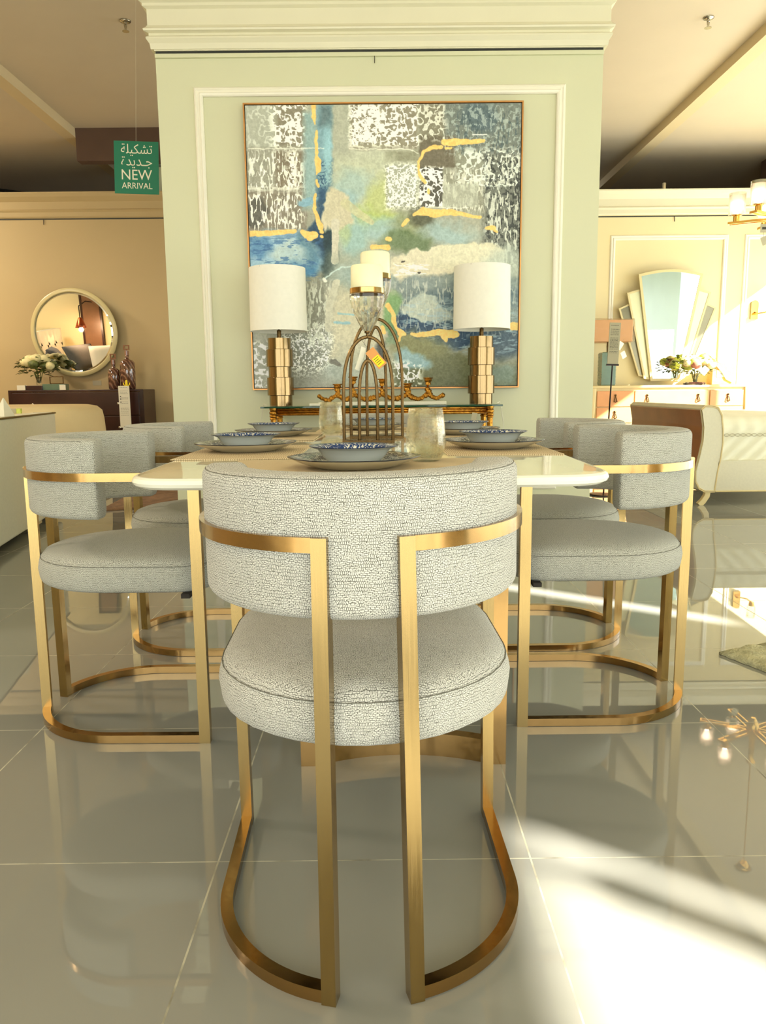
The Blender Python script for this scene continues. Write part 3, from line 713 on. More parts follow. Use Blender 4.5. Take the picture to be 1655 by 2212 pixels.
    rc(905, 955, 355, 440, (70, 68, 58), .9, 4); tex(904, 956, 354, 440, (246, 248, 240), n1, .45, 1, 5)
    rc(955, 1030, 390, 440, (168, 172, 154), .7, 4)
    # beige blob left and drip, dark column
    blob(704, 520, 18, 60, (20, 46, 52), 1, .5); blob(690, 500, 12, 46, (26, 58, 84), .9, .5); blob(712, 560, 22, 24, (34, 52, 50), .9, .6)
    blob(728, 448, 36, 46, (186, 180, 152), 1, .15); stroke([(724, 470, 9), (722, 530, 7), (722, 553, 9)], (190, 186, 166)); stroke([(745, 430, 10), (800, 470, 6)], (182, 180, 140), .8)
    # blue cloud left
    blob(600, 540, 84, 52, (134, 168, 186), 1, .3); blob(560, 520, 30, 18, (74, 120, 158), .9, .6); blob(642, 555, 40, 34, (50, 108, 150), .85, .7); blob(660, 520, 22, 30, (70, 110, 130), .8, .7)
    blob(618, 530, 40, 20, (176, 192, 186), .8, .7); blob(588, 572, 44, 20, (150, 180, 188), .8, .7); tex(538, 690, 500, 600, (50, 92, 138), n3, .6, .7, 20)
    rc(715, 850, 545, 620, (150, 158, 140), .8, 40); blob(790, 590, 70, 24, (136, 160, 160), .6, .8)
    # lower left
    rc(540, 720, 600, 840, (150, 152, 138), .95, 20); blob(690, 650, 34, 60, (116, 116, 100), .85, .7); blob(640, 760, 60, 70, (110, 112, 98), .8, .8)
    tex(545, 606, 730, 836, (234, 236, 224), n1, .46); tex(606, 745, 690, 800, (226, 228, 216), nf, .54, .9, 30); tex(660, 720, 600, 740, (200, 204, 188), n2, .5, .8, 24)
    rc(722, 830, 620, 760, (190, 184, 156), .9, 22, 1); rc(740, 850, 740, 836, (172, 172, 150), .9, 24, 1); blob(742, 800, 40, 30, (150, 160, 150), .8, .8); blob(734, 770, 16, 8, (98, 96, 84), .9)
    stroke([(730, 668, 2), (765, 672, 2)], (140, 176, 176)); stroke([(722, 688, 2.5), (752, 690, 3)], (134, 172, 178)); stroke([(708, 700, 9), (712, 640, 7), (726, 600, 8)], (186, 184, 162), .9)
    # beige blob right
    blob(940, 562, 112, 34, (204, 198, 172), 1, .12, -.12); blob(1000, 545, 80, 34, (202, 198, 170), 1, .15); blob(1080, 560, 40, 34, (168, 178, 164), .8, .7)
    tex(848, 925, 560, 585, (236, 238, 226), n3, .48, .9, 6); blob(867, 555, 4, 2.5, (70, 66, 54), 1, .4, 0, 0); blob(902, 579, 4, 3, (70, 66, 54), 1, .4, 0, 0)
    # slate and navy
    rc(842, 1120, 592, 700, (112, 126, 124), 1, 12, 1); blob(1080, 650, 60, 70, (124, 138, 134), .8, .6); blob(940, 604, 100, 10, (134, 148, 146), .7, .8)
    blob(1000, 640, 110, 26, (60, 84, 100), .7, .7); blob(900, 700, 60, 44, (26, 54, 82), .95, .4); blob(1000, 716, 110, 32, (30, 56, 80), .95, .4); blob(1080, 740, 50, 40, (56, 74, 86), .9, .5)
    blob(905, 655, 42, 30, (168, 178, 166), 1, .15); blob(940, 670, 30, 16, (160, 172, 164), .9, .3); tex(860, 1110, 640, 760, (150, 174, 180), n3, .63, .7, 30); tex(850, 1110, 590, 720, (196, 200, 186), n2, .63, .6, 20)
    # olive field
    d = (Y-(700+(X-855)*.42))+fy_*2; mix(sm(-d+6, 14)*sm(850-Xs, 30), (104, 106, 70), 1); mix(sm(-(Y-790)+fy_*3, 60)*sm(850-Xs, 30), (84, 88, 56), .8)
    blob(900, 740, 60, 26, (128, 128, 84), .7, .8); tex(960, 1105, 760, 836, (150, 158, 84), nb, .52, .55, 40); blob(890, 775, 40, 20, (138, 172, 180), .9, .5, .2)
    tex(845, 905, 778, 836, (238, 240, 228), n1, .5); blob(1085, 815, 26, 20, (104, 122, 110), .8, .7)
    blob(840, 660, 18, 44, (112, 150, 96), .95, .4); blob(846, 700, 14, 20, (92, 126, 84), .9, .5); blob(822, 760, 12, 30, (52, 54, 50), .9, .5); blob(848, 730, 18, 12, (108, 132, 100), .8, .5)
    stroke([(700, 592, 4.5), (701, 596, 4.5)], (214, 218, 202)); stroke([(704, 588, 1.6), (735, 568, 1.6), (775, 562, 1.2)], (178, 196, 190))
    # thin pale lines
    stroke([(537, 314, .8), (700, 314, .8)], (224, 226, 212), .8); stroke([(905, 440, .8), (1010, 442, .8)], (224, 226, 212), .7); stroke([(755, 316, 1), (885, 318, 1), (903, 326, .8)], (220, 222, 206), .8)
    stroke([(960, 292, 1), (961, 316, 1)], (222, 222, 206), .9); stroke([(1020, 288, 1.2), (1050, 290, 1.2)], (226, 228, 220), .9)
    # gold leaf
    G = (240, 186, 104)
    for pts in ([(677, 226, 3), (678, 250, 3), (680, 262, 1)], [(683, 280, 2), (683, 330, 2), (686, 340, 5), (687, 358, 4), (683, 366, 1)], [(684, 380, 2), (686, 393, 2)], [(680, 412, 2), (679, 440, 2.5), (686, 465, 3), (692, 480, 5)],
                [(537, 493, 5), (600, 491, 4), (636, 489, 3)], [(652, 490, 3), (668, 500, 7), (680, 497, 5)], [(694, 489, 3), (695, 490, 3)], [(694, 500, 2.5), (695, 500, 2.5)],
                [(960, 303, 5), (990, 303, 5), (1044, 302, 2.5)], [(906, 340, 2), (916, 322, 2), (935, 314, 3), (952, 313, 3)], [(963, 316, 2), (974, 315, 2)], [(903, 345, 2.5), (903, 362, 1.5), (910, 380, 3), (917, 388, 2)], [(924, 404, 2), (924, 410, 2)],
                [(892, 455, 2), (912, 448, 6), (935, 454, 6), (970, 450, 5), (1000, 456, 3), (1034, 463, 2.5)], [(868, 478, 2.5), (878, 467, 3)], [(1050, 485, 3), (1064, 485, 3)], [(1065, 490, 2), (1069, 492, 2)], [(836, 506, 3.5), (841, 507, 3.5)],
                [(803, 524, 3.5), (836, 524, 4)], [(834, 650, 4), (846, 668, 3.5), (848, 688, 3.5), (853, 700, 2)], [(854, 702, 2), (862, 712, 6), (870, 715, 3)], [(862, 718, 2), (858, 730, 1.5)], [(824, 700, 3), (826, 712, 3)],
                [(886, 716, 2), (910, 717, 5), (940, 712, 5), (975, 716, 7), (982, 718, 4)], [(956, 722, 6), (958, 732, 2)], [(1101, 700, 6), (1112, 700, 6)], [(820, 725, 2), (822, 728, 2)]):
        stroke([(x_, y_, w_*1.3+.4) for x_, y_, w_ in pts], G)
    img += ((nf-.5)*12+(n1-.5)*12)[..., None]
    img = img*1.1+12
    img = np.clip(img, 8, 248)/255
    lin = np.where(img <= .04045, img/12.92, ((img+.055)/1.055)**2.4)
    return lin[::-1]            # bottom row first
PW, PH = 1.627, 1.64
pt = thing('wall_painting', 'large abstract painting in grey, blue and gold in a thin gilt frame', 'painting', (.036, FW, 1.735))
lin = build_painting(); n = NX
me = bpy.data.meshes.new('canvas')
xs, zs = np.meshgrid(np.linspace(-PW/2, PW/2, n+1), np.linspace(-PH/2, PH/2, n+1)); co = np.stack([xs.ravel(), np.full(xs.size, -.042), zs.ravel()], 1)
ii, jj = np.meshgrid(np.arange(n), np.arange(n)); b = (jj*(n+1)+ii).ravel(); quad = np.stack([b, b+1, b+n+2, b+n+1], 1).astype(np.int32)
me.vertices.add(len(co)); me.vertices.foreach_set('co', co.ravel()); me.loops.add(quad.size); me.loops.foreach_set('vertex_index', quad.ravel())
me.polygons.add(len(quad)); me.polygons.foreach_set('loop_start', np.arange(0, quad.size, 4, dtype=np.int32))
me.update(calc_edges=True)
ca = me.color_attributes.new('paint', 'FLOAT_COLOR', 'CORNER'); cc = np.ones((len(quad), 4, 4), dtype=np.float32); cc[:, :, :3] = lin.reshape(-1, 1, 3)
ca.data.foreach_set('color', cc.ravel())
m, nt, p = newmat('painted_canvas'); M['canvas'] = m; setp(p, None, .45, spec=.4)
a = N(nt, 'ShaderNodeVertexColor'); a.layer_name = 'paint'; nt.links.new(a.outputs[0], p.inputs['Base Color'])
tc = N(nt, 'ShaderNodeTexCoord'); nz = N(nt, 'ShaderNodeTexNoise', i_Scale=90.0, i_Detail=4.0); nt.links.new(tc.outputs['Object'], nz.inputs['Vector'])
bp = N(nt, 'ShaderNodeBump', i_Strength=.25, i_Distance=.003); nt.links.new(nz.outputs['Fac'], bp.inputs['Height']); nt.links.new(bp.outputs[0], p.inputs['Normal'])
cv = bpy.data.objects.new('canvas', me); C.objects.link(cv); me.materials.append(m); cv.parent = pt
obj('canvas_back', B(-PW/2, PW/2, -.0415, -.012, -PH/2, PH/2), M['black_gap'], pt)
fr = .0095
bm = frame_rect(bmesh.new(), -PW/2-.008, PW/2+.008, -PH/2-.008, PH/2+.008, -.03, [(-.004, -.026), (.004, -.026), (.004, .02), (-.004, .02)])
obj('frame', bm, M['oak_frame'], pt)
obj('frame_gap', frame_rect(bmesh.new(), -PW/2-.002, PW/2+.002, -PH/2-.002, PH/2+.002, -.03, [(-.0045, -.02), (.0045, -.02), (.0045, .002), (-.0045, .002)]), M['black_gap'], pt)
for x in (-.32, .32):
    pass
bm = bmesh.new(); tube(bm, [(-.012, FW-.012, 2.84), (-.012, FW-.016, 2.80), (-.012, FW-.02, 2.79)], .0022, 6, up=(1, 0, 0))
tag(obj('picture_hook', bm, M['dark_metal']), 'small dark picture hook hanging from the rail above the painting', 'hook', 'picture rail hooks')
for x, z, l in ((-4.0, 2.95, 'small dark picture hook on the rail of the tan left partition'), (3.55, 2.92, 'small dark picture hook on the rail of the pale right partition')):
    bm = bmesh.new(); tube(bm, [(x, WY-.008, z), (x, WY-.012, z-.06)], .004, 6, up=(1, 0, 0)); tag(obj('picture_hook', bm, M['dark_metal']), l, 'hook', 'picture rail hooks')

# ------------------------------------------------------------------ console with lamps and candelabra
cs = thing('console_table', 'narrow gilt console table with a green-edged glass top under the painting', 'table', (.008, 4.62, 0))
obj('glass_top', B(-.695, .695, -.15, .19, .797, .807, bev=.002), M['edge_glass'], cs)
rl = [(0, .796), (.018, .796), (.02, .79), (.016, .786), (.02, .78), (.02, .772), (.015, .768), (.02, .762), (.018, .756), (0, .756)]
def reeded(bm, a, b_):
    for dz in (.790, .776, .762): tube(bm, [(a[0], a[1], dz), (b_[0], b_[1], dz)], .0085, 8)
    return bm
for y in (-.12, .16): obj('rail', reeded(bmesh.new(), (-.6, y), (.6, y)), M['gilt'], cs, smooth=True)
for x in (-.625, .625): obj('rail', reeded(bmesh.new(), (x, -.1), (x, .14)), M['gilt'], cs, smooth=True)
for x in (-.625, .625):
    for y in (-.12, .16):
        pf = [(0, 0), (.02, 0), (.022, .02), (.016, .03), (.016, .73), (.02, .733), (.02, .739), (.016, .743), (.021, .748), (.021, .754), (.017, .758), (.022, .765), (.022, .775), (.017, .78), (.021, .79), (.021, .797), (0, .797)]
        obj('leg', lathe(bmesh.new(), pf, 20, c=(x, y, 0), wob=lambda a, k: 1+.07*math.cos(8*a)), M['gilt'], cs, smooth=True, auto=50)
obj('stretcher', B(-.61, .61, .0, .03, .14, .165, bev=.005), M['gilt'], cs)
def table_lamp(label, x, dx):
    t = thing('table_lamp', label, 'lamp', (x, 4.655, .807), group='brass column table lamps')
    seg = [(.0, .062, .068), (.062, .168, .079), (.168, .228, .068), (.228, .33, .079), (.33, .395, .068)]
    pf = [(0, 0)]
    for z0, z1, r in seg: pf += [(r, z0+.0015), (r, z1-.0015)]
    pf += [(0, .395)]
    obj('lamp_base', LA(pf, 48), M['brass_lamp'], t, smooth=True, auto=35)
    obj('stem', LA([(0, .395), (.014, .395), (.014, .4), (.0125, .402), (.0125, .44), (0, .44)], 20), M['brass_dull'], t, smooth=True, auto=35)
    n_ = 56; r0, r1, z0, z1 = .166, .163, .433, .79
    sh = obj('lamp_shade', LA([(r0, z0), (r1, z1), (r1-.003, z1), (r0-.003, z0), (r0, z0)], n_), M['shade'], t, smooth=True, auto=40)
    bm = bmesh.new()
    for k in range(3): bar(bm, (0, 0, z1-.012), (r1*math.cos(2*PI*k/3), r1*math.sin(2*PI*k/3), z1-.006), .003)
    tube(bm, [(0, 0, .43), (0, 0, z1-.01)], .006, 8, up=(0, 1, 0))
    obj('harp', bm, M['brass_dull'], t)
    obj('finial', LA([(0, z1-.01), (.005, z1-.01), (.005, z1+.006), (.008, z1+.008), (.008, z1+.024), (0, z1+.025)], 14), M['brass_dull'], t, smooth=True, auto=40)
    return t
lampL = table_lamp('brass segmented column lamp with white drum shade at the left end of the console', -.59, -1)
lampR = table_lamp('brass segmented column lamp with white drum shade at the right end of the console', .60, 1)
for nm_, x0, s_, l in (('lamp_cord', -.60, -1, 'thin clear cord drooping from the left end of the console'), ('lamp_cord', .62, 1, 'thin clear cord drooping from the right end of the console')):
    P = [(x0+s_*.09, 4.74, .812), (x0+s_*.12, 4.83, .815), (x0+s_*.135, 4.85, .76), (x0+s_*.15, 4.86, .66), (x0+s_*.155, 4.87, .5), (x0+s_*.15, 4.88, .33)]
    tag(obj(nm_, tube(bmesh.new(), P, .0022, 6, up=(1, 0, 0)), M['paper'], smooth=True), l, 'cord', 'lamp cords')
# cream slab books under the candelabra
tag(obj('marble_slab', B(-.36, .385, 4.55, 4.72, .8075, .828, bev=.002), M['paper']), 'long white slab under the gilt candelabra', 'slab')
tag(obj('magazine', B(-.41, -.24, 4.5, 4.545, .8075, .822, bev=.003, rz=R(4)), M['paper']), 'small white booklet lying at the left end of the white slab', 'booklet')
cd = thing('candelabra', 'gilt twig candelabra with five cups on the white slab', 'candelabra', (0, 4.63, .828))
def twig(bm, pts, r):
    tube(bm, pts, r, 7)
    for i, p_ in enumerate(pts):
        q = bmesh.ops.create_icosphere(bm, subdivisions=1, radius=r*random.uniform(1.1, 1.7))
        bmesh.ops.translate(bm, vec=p_, verts=q['verts'])
def cat(x0, z0, x1, z1, sag, n_=10): return [(x0+(x1-x0)*k/n_, random.uniform(-.004, .004), z0+(z1-z0)*k/n_-sag*math.sin(PI*k/n_)+random.uniform(-.003, .003)) for k in range(n_+1)]
cups = [(-.252, .10), (-.16, .142), (.013, .128), (.162, .10), (.283, .132)]
bm = bmesh.new()
twig(bm, [(-.36, 0, .034), (-.345, 0, .022), (-.32, 0, .012), (-.30, 0, .012)], .011)
xs_ = [c[0] for c in cups]
for k, (x, h) in enumerate(cups):
    twig(bm, [(x, 0, .04), (x+.004, 0, .055), (x-.004, 0, .07), (x, 0, h-.03)], .0125)
    if k < 4: twig(bm, cat(x, .045, cups[k+1][0], .045, .030), .0115)
twig(bm, cat(-.30, .012, -.252, .045, .002, 4), .011)
twig(bm, cat(.283, .045, .37, .03, .018, 7), .0115)
obj('branch', bm, M['gilt'], cd, smooth=False)
for x, h in cups:
    obj('candle_cup', lathe(bmesh.new(), [(0, h-.035), (.017, h-.035), (.015, h-.022), (.022, h-.012), (.019, h-.004), (.029, h), (.026, h+.005), (.014, h-.002), (0, h-.008)], 14, c=(x, 0, 0), wob=lambda a, k: 1+.1*math.cos(5*a)), M['gilt'], cd)
swing('small white card hanging from the console at its right end', (.545, 4.49, .76), .03, .07, R(4), R(10), 0, M['paper_grey'], .05)

# ------------------------------------------------------------------ new arrival sign
sg = thing('hanging_sign', 'green new arrival sign hanging from the ceiling left of the feature wall', 'sign', (-1.775, 6.0, 2.34)); sg.rotation_euler = (0, R(2.2), R(0))
obj('board', B(-.162, .162, -.003, .003, 0, .365), M['green'], sg)
def text(body, size, x, z, w, parent, mat, y=-.0036, name='lettering'):
    c = bpy.data.curves.new('t', 'FONT'); c.body = body; c.extrude = .0006/size*1.0; c.align_x = 'CENTER'; c.resolution_u = 3
    o = bpy.data.objects.new('t', c); C.objects.link(o); bpy.context.view_layer.update()
    me_ = bpy.data.meshes.new_from_object(o.evaluated_get(bpy.context.evaluated_depsgraph_get())); C.objects.unlink(o); bpy.data.objects.remove(o)
    v = np.zeros(len(me_.vertices)*3); me_.vertices.foreach_get('co', v); v = v.reshape(-1, 3)
    mn, mx_ = v.min(0), v.max(0); cx = (mn[0]+mx_[0])/2
    sc_x = w/(mx_[0]-mn[0]); sc_z = size/(mx_[1]-mn[1])
    out = np.stack([(v[:, 0]-cx)*sc_x+x, y-v[:, 2]*.01, (v[:, 1]-mn[1])*sc_z+z], 1)
    me_.vertices.foreach_set('co', out.ravel()); me_.update(); me_.materials.clear(); me_.materials.append(mat)
    n_ = bpy.data.objects.new(name, me_); C.objects.link(n_); n_.parent = parent; return n_
text('\uFE94\uFEE0\uFEF4\uFEDC\uFEB8\uFE97', .085, .003, .262, .228, sg, M['letter'])
text('\uFE93\uFEAA\uFEF3\uFEAA\u0640\uFE9F', .080, .003, .178, .225, sg, M['letter'])
text('NEW', .070, .003, .098, .222, sg, M['letter'])
text('ARRIVAL', .042, .003, .036, .224, sg, M['letter'])
obj('wire', tube(bmesh.new(), [(0, 0, .365), (0.02, 0, 1.5)], .0006, 5, up=(0, 1, 0)), M['paper'], sg)

# ------------------------------------------------------------------ sprinklers
def sprinkler(label, x, y):
    t = thing('fire_sprinkler', label, 'sprinkler', (x, y, 3.85), group='ceiling sprinklers')
    obj('escutcheon', LA([(0, 0), (.045, 0), (.042, -.008), (.02, -.016), (0, -.016)], 24), M['chrome'], t, smooth=True)
    obj('nozzle', LA([(0, -.014), (.013, -.014), (.013, -.03), (.008, -.034), (.008, -.06), (0, -.06)], 14), M['chrome'], t)
    bm = bmesh.new(); bar(bm, (-.012, 0, -.03), (-.004, 0, -.075), .004); bar(bm, (.012, 0, -.03), (.004, 0, -.075), .004)
    lathe(bm, [(0, -.074), (.028, -.076), (.028, -.079), (0, -.08)], 16); obj('deflector', bm, M['chrome'], t)
sprinkler('chrome ceiling sprinkler left of the feature wall cornice', -2.02, 6.77)
sprinkler('chrome ceiling sprinkler right of the feature wall cornice', 2.69, 6.8)
def small_dev(label, x, y, z):
    t = thing('spot_light', label, 'light', (x, y, z)); obj('spot_body', LA([(0, 0), (.03, 0), (.03, -.09), (.0, -.09)], 12), M['chrome'], t)
    obj('arm', bar(bmesh.new(), (0, 0, 0), (.12, .3, .03), .015), M['dark_metal'], t)
small_dev('small track light above the right partition in the dark ceiling', 3.62, 10.3, 3.45)
tag(obj('ceiling_track', bar(bmesh.new(), (-5.6, 11.2, 3.72), (-4.6, 11.9, 3.72), .03), M['dark_metal']), 'short dark ceiling track above the left partition', 'track')

# ------------------------------------------------------------------ left background
dl = thing('dresser', 'dark espresso dresser below the round mirror on the left partition', 'dresser', (-3.56, 9.42, 0))
obj('cabinet_body', B(-.79, .79, -.25, .22, .1, .937, bev=.004), M['dark_wood'], dl)
for z0, z1 in ((.64, .905), (.37, .625), (.13, .355)):
    for x0, x1 in ((-.735, .735),):
        d = obj('drawer', B(x0, x1, -.268, -.245, z0, z1, bev=.003), M['dark_wood'], dl)
        for x in (-.5, .5): obj('knob', LA([(0, 0), (.014, .004), (.014, .014), (0, .018)], 12), M['chrome'], d, loc=(x, -.268, (z0+z1)/2)).rotation_euler = (R(90), 0, 0)
for x in (-.74, .74):
    for y in (-.2, .17): obj('leg', B(x-.03, x+.03, y-.03, y+.03, 0, .1), M['dark_wood'], dl)
obj('inlay', B(-.75, .75, -.2515, -.249, .908, .914), M['brass_dull'], dl)
mr = thing('round_mirror', 'large round mirror in a cream frame on the left partition', 'mirror', (-3.68, 9.575, 1.62)); mr.rotation_euler = (R(4), 0, 0)
def disc_y(bm, r0, r1, y0, y1, n_=72):
    lathe(bm, [(r0, y0), (r1, y0), (r1, y1), (r0, y1), (r0, y0)], n_); bmesh.ops.rotate(bm, cent=(0, 0, 0), matrix=Matrix.Rotation(R(90), 3, 'X'), verts=bm.verts); return bm
bm = LA([(.47, 0), (.47, .02), (.478, .028), (.508, .028), (.52, .018), (.52, 0), (.47, 0)], 96); bmesh.ops.rotate(bm, cent=(0, 0, 0), matrix=Matrix.Rotation(R(90), 3, 'X'), verts=bm.verts)
obj('mirror_frame', bm, M['mirror_frame'], mr, smooth=True, auto=40)
bm = LA([(0, .012), (.45, .012), (.475, .006)], 96); bmesh.ops.rotate(bm, cent=(0, 0, 0), matrix=Matrix.Rotation(R(90), 3, 'X'), verts=bm.verts)
obj('mirror_glass', bm, M['mirror'], mr)
obj('backing', disc_y(bmesh.new(), .0001, .47, -.02, 0), M['dark_wood'], mr)
tag(obj('price_card', B(-3.545, -3.44, 9.694, 9.701, .99, 1.05, rz=0), M['paper_grey']), 'small grey card on the wall below the round mirror', 'card')
def bottle(label, x, r, hb, hn, ht):
    t = thing('glass_bottle', label, 'bottle', (x, 9.32, .9375), group='tall brown glass bottles on the dresser')
    obj('bottle_body', LA([(0, 0), (r*.8, 0), (r*.95, .01), (r, hb*.6), (r*.97, hb*.88), (r*.7, hb*.97), (r*.3, hb), (.022, hn), (.022, hn+.02), (0, hn+.02)], 28), M['brown_glass'], t, smooth=True)
    obj('collar', LA([(0, hn+.015), (.025, hn+.015), (.025, hn+.07), (0, hn+.07)], 16), M['stopper'], t)
    bm = frame_rect(bmesh.new(), -.028, .028, hn+.085, ht-.006, 0, rect(.012, .018)); bar(bm, (0, 0, hn+.06), (0, 0, hn+.085), .012)
    obj('stopper', bm, M['stopper'], t)
bottle('taller brown glass bottle at the right end of the dark dresser', -2.985, .088, .35, .38, .515)
bottle('shorter brown glass bottle left of the taller one on the dark dresser', -3.15, .070, .25, .275, .415)
def bloom(r, seed):
    rnd = random.Random(seed); bm = bmesh.new()
    bmesh.ops.create_icosphere(bm, subdivisions=2, radius=r)
    for v in bm.verts:
        k = 1+.25*mnoise.noise(v.co*(30/r*.06)+Vector((seed, 0, 0)))
        v.co *= k; v.co.z *= .8
    return bm
def leafset(nl, rad, zc, hz, seed, size=.05):
    rnd = random.Random(seed); bm = bmesh.new()
    for _ in range(nl):
        a = rnd.uniform(0, 2*PI); u = rnd.uniform(-.9, 1); rr = rad*math.sqrt(max(0, 1-u*u))*rnd.uniform(.7, 1.05)
        c = Vector((rr*math.cos(a), rr*math.sin(a)*.6, zc+u*hz)); d = Vector((math.cos(a), math.sin(a), rnd.uniform(-.5, .8))).normalized()
        s_ = d.cross(Vector((0, 0, 1))).normalized()*size*.32; L = d*size*rnd.uniform(.7, 1.3); up = Vector((0, 0, size*.12))
        v = [bm.verts.new(c), bm.verts.new(c+L*.5+s_+up), bm.verts.new(c+L), bm.verts.new(c+L*.5-s_+up), bm.verts.new(c+L*.5)]
        bm.faces.new((v[0], v[1], v[4])); bm.faces.new((v[1], v[2], v[4])); bm.faces.new((v[2], v[3], v[4])); bm.faces.new((v[3], v[0], v[4]))
    return bm
def bouquet(label, x, y, z, w, h, base_h, mats, seed, vase):
    t = thing('flower_arrangement', label, 'flowers', (x, y, z)); rnd = random.Random(seed)
    obj('foliage', leafset(150, w*.5, base_h+h*.5, h*.42, seed, .07), M['leaf'], t)
    for k in range(22):
        a = rnd.uniform(0, 2*PI); rr = rnd.uniform(.15, .47)*w; hh = base_h+h*(.5+.38*math.cos(rr/w*3.4))*rnd.uniform(.75, 1.05)
        o = obj('bloom', bloom(rnd.uniform(.05, .072), seed+k), mats[k % len(mats)], t, smooth=True, loc=(rr*math.cos(a), rr*.6*math.sin(a)-.02, hh+.02))
    bm = bmesh.new()
    for k in range(9):
        a = 2*PI*k/9; tube(bm, [(.012*math.cos(a), .012*math.sin(a), .03), (.05*math.cos(a), .04*math.sin(a), base_h+.06)], .005, 5, up=(0, 1, 0))
    obj('stem', bm, M['leaf'], t)
    vase(t)
def tray_vase(t):
    obj('vase', LA([(0, 0), (.03, 0), (.035, .03), (.03, .06), (.04, .1), (.036, .1), (.026, .06), (0, .02)], 20), M['clear'], t, smooth=True)
bouquet('bouquet of cream and green roses on the dark dresser, left of the mirror', -4.05, 9.34, .995, .44, .24, .09, [M['petal'], M['petal'], M['leaf']], 21, tray_vase)
tag(obj('wooden_tray', B(-4.15, -3.96, 9.2, 9.42, .9375, .99, bev=.004), M['dark_wood']), 'small dark wooden tray block under the cream bouquet', 'tray')
tag(obj('display_card', B(-4.25, -4.155, 9.19, 9.25, .9375, .994, bev=.002), M['paper']), 'small white card box left of the wooden tray on the dark dresser', 'card')
gb = thing('glass_box', 'grey glass display box on the dark dresser right of the bouquet', 'box', (-3.84, 9.3, .9375))
obj('box_body', B(-.125, .125, -.08, .08, 0, .07, bev=.003), M['green_glass'], gb); obj('lid', frame_rect(bmesh.new(), -.075, .08, .075, .155, .03, rect(.008, .008)), M['brass_dull'], gb)
obj('lid', B(-.075, .08, .028, .032, .075, .155), M['clear'], gb)
tag(obj('display_card', B(-3.74, -3.67, 9.16, 9.165, .9375, .998), M['paper']), 'small white card leaning right of the glass box on the dark dresser', 'card')
# information stand with yellow cactus ornament
st = thing('display_stand', 'white printed information panel on a stand before the dark dresser', 'stand', (-2.94, 9.0, 0)); st.rotation_euler.z = 0
obj('panel', B(-.062, .062, -.006, .006, .5, .975), M['paper'], st); obj('post', B(-.02, .02, -.01, .01, 0, .5), M['chrome'], st); obj('foot', B(-.12, .12, -.1, .1, 0, .012), M['chrome'], st)
def lines(bm, x0, x1, y, zs_, h=.004, seed=1):
    r = random.Random(seed)
    for z in zs_:
        x = x0
        while x < x1-.004:
            l = min(x1-x, r.uniform(.006, .022)); box(bm, x, x+l, y-.0008, y, z, z+h); x += l+.004
    return bm
obj('print', lines(bmesh.new(), -.045, .045, -.0062, [.955, .915, .9, .885, .84, .825, .79, .775, .72, .7, .685, .665, .64], .003), M['ink'], st)
bm = bmesh.new()
for z in (.85, .82, .785): box(bm, -.046, -.034, -.0072, -.006, z, z+.012)
obj('icon', bm, M['ink'], st)
ca_ = thing('cactus_ornament', 'small gold cactus ornament above the white information panel', 'ornament', (-2.95, 9.14, .9375))
obj('cactus_trunk', LA([(0, 0), (.012, 0), (.014, .06), (.011, .1), (0, .108)], 12), M['yellow'], ca_, smooth=True)
for s_ in (-1, 1): obj('cactus_arm', tube(bmesh.new(), [(0, 0, .04), (s_*.022, 0, .045), (s_*.034, 0, .055), (s_*.036, 0, .075)], .006, 8), M['yellow'], ca_, smooth=True)

# near sofa on the left, seen from its end
sf = thing('sofa', 'pale cream upholstered sofa back at the left edge with an olive welt', 'sofa', (-2.38, 5.72, 0)); sf.rotation_euler.z = R(10)
obj('sofa_back', B(-.16, 0, -2.9, 0, .05, .76, bev=.02, seg=3), M['upholstery'], sf, smooth=True, auto=40)
obj('seat_base', B(-.95, -.16, -2.88, -.02, .05, .42, bev=.02), M['upholstery'], sf, smooth=True, auto=40)
for y0 in (-2.86, -1.44): obj('seat_cushion', B(-.95, -.17, y0, y0+1.4, .42, .55, bev=.04, seg=3), M['upholstery'], sf, smooth=True, auto=40)
for y0 in (-2.9, -.02-.14): obj('armrest', B(-.95, -.16, y0, y0+.14, .3, .66, bev=.02), M['upholstery'], sf, smooth=True, auto=40)
obj('welt', tube(bmesh.new(), [(.0, -2.88, .755), (.0, -.01, .755), (-.15, -.005, .755)], .0065, 6), M['welt'], sf)
for x in (-.9, -.1):
    for y in (-2.8, -.1): obj('leg', B(x-.02, x+.02, y-.02, y+.02, 0, .06), M['dark_wood'], sf)
nb_ = thing('folded_napkin', 'folded white cloth standing on top of the sofa back at the left edge', 'cloth', (-2.27, 4.72, .761))
bm = bmesh.new(); bmesh.ops.create_cone(bm, segments=5, radius1=.09, radius2=.004, depth=.11, cap_ends=True); bmesh.ops.translate(bm, vec=(0, 0, .055), verts=bm.verts); bmesh.ops.scale(bm, vec=(.6, 1, 1), verts=bm.verts)
obj('cloth', bm, M['paper'], nb_)
bx_ = thing('small_box', 'tiny grey box with a green end on top of the sofa back', 'box', (-2.50, 5.35, .761)); bx_.rotation_euler.z = R(10)
obj('box_body', B(-.045, .012, -.02, .02, 0, .034, bev=.002), M['paper_grey'], bx_); obj('label_end', B(.0125, .04, -.0205, .0205, 0, .0345, bev=.002), M['petal_green'], bx_)
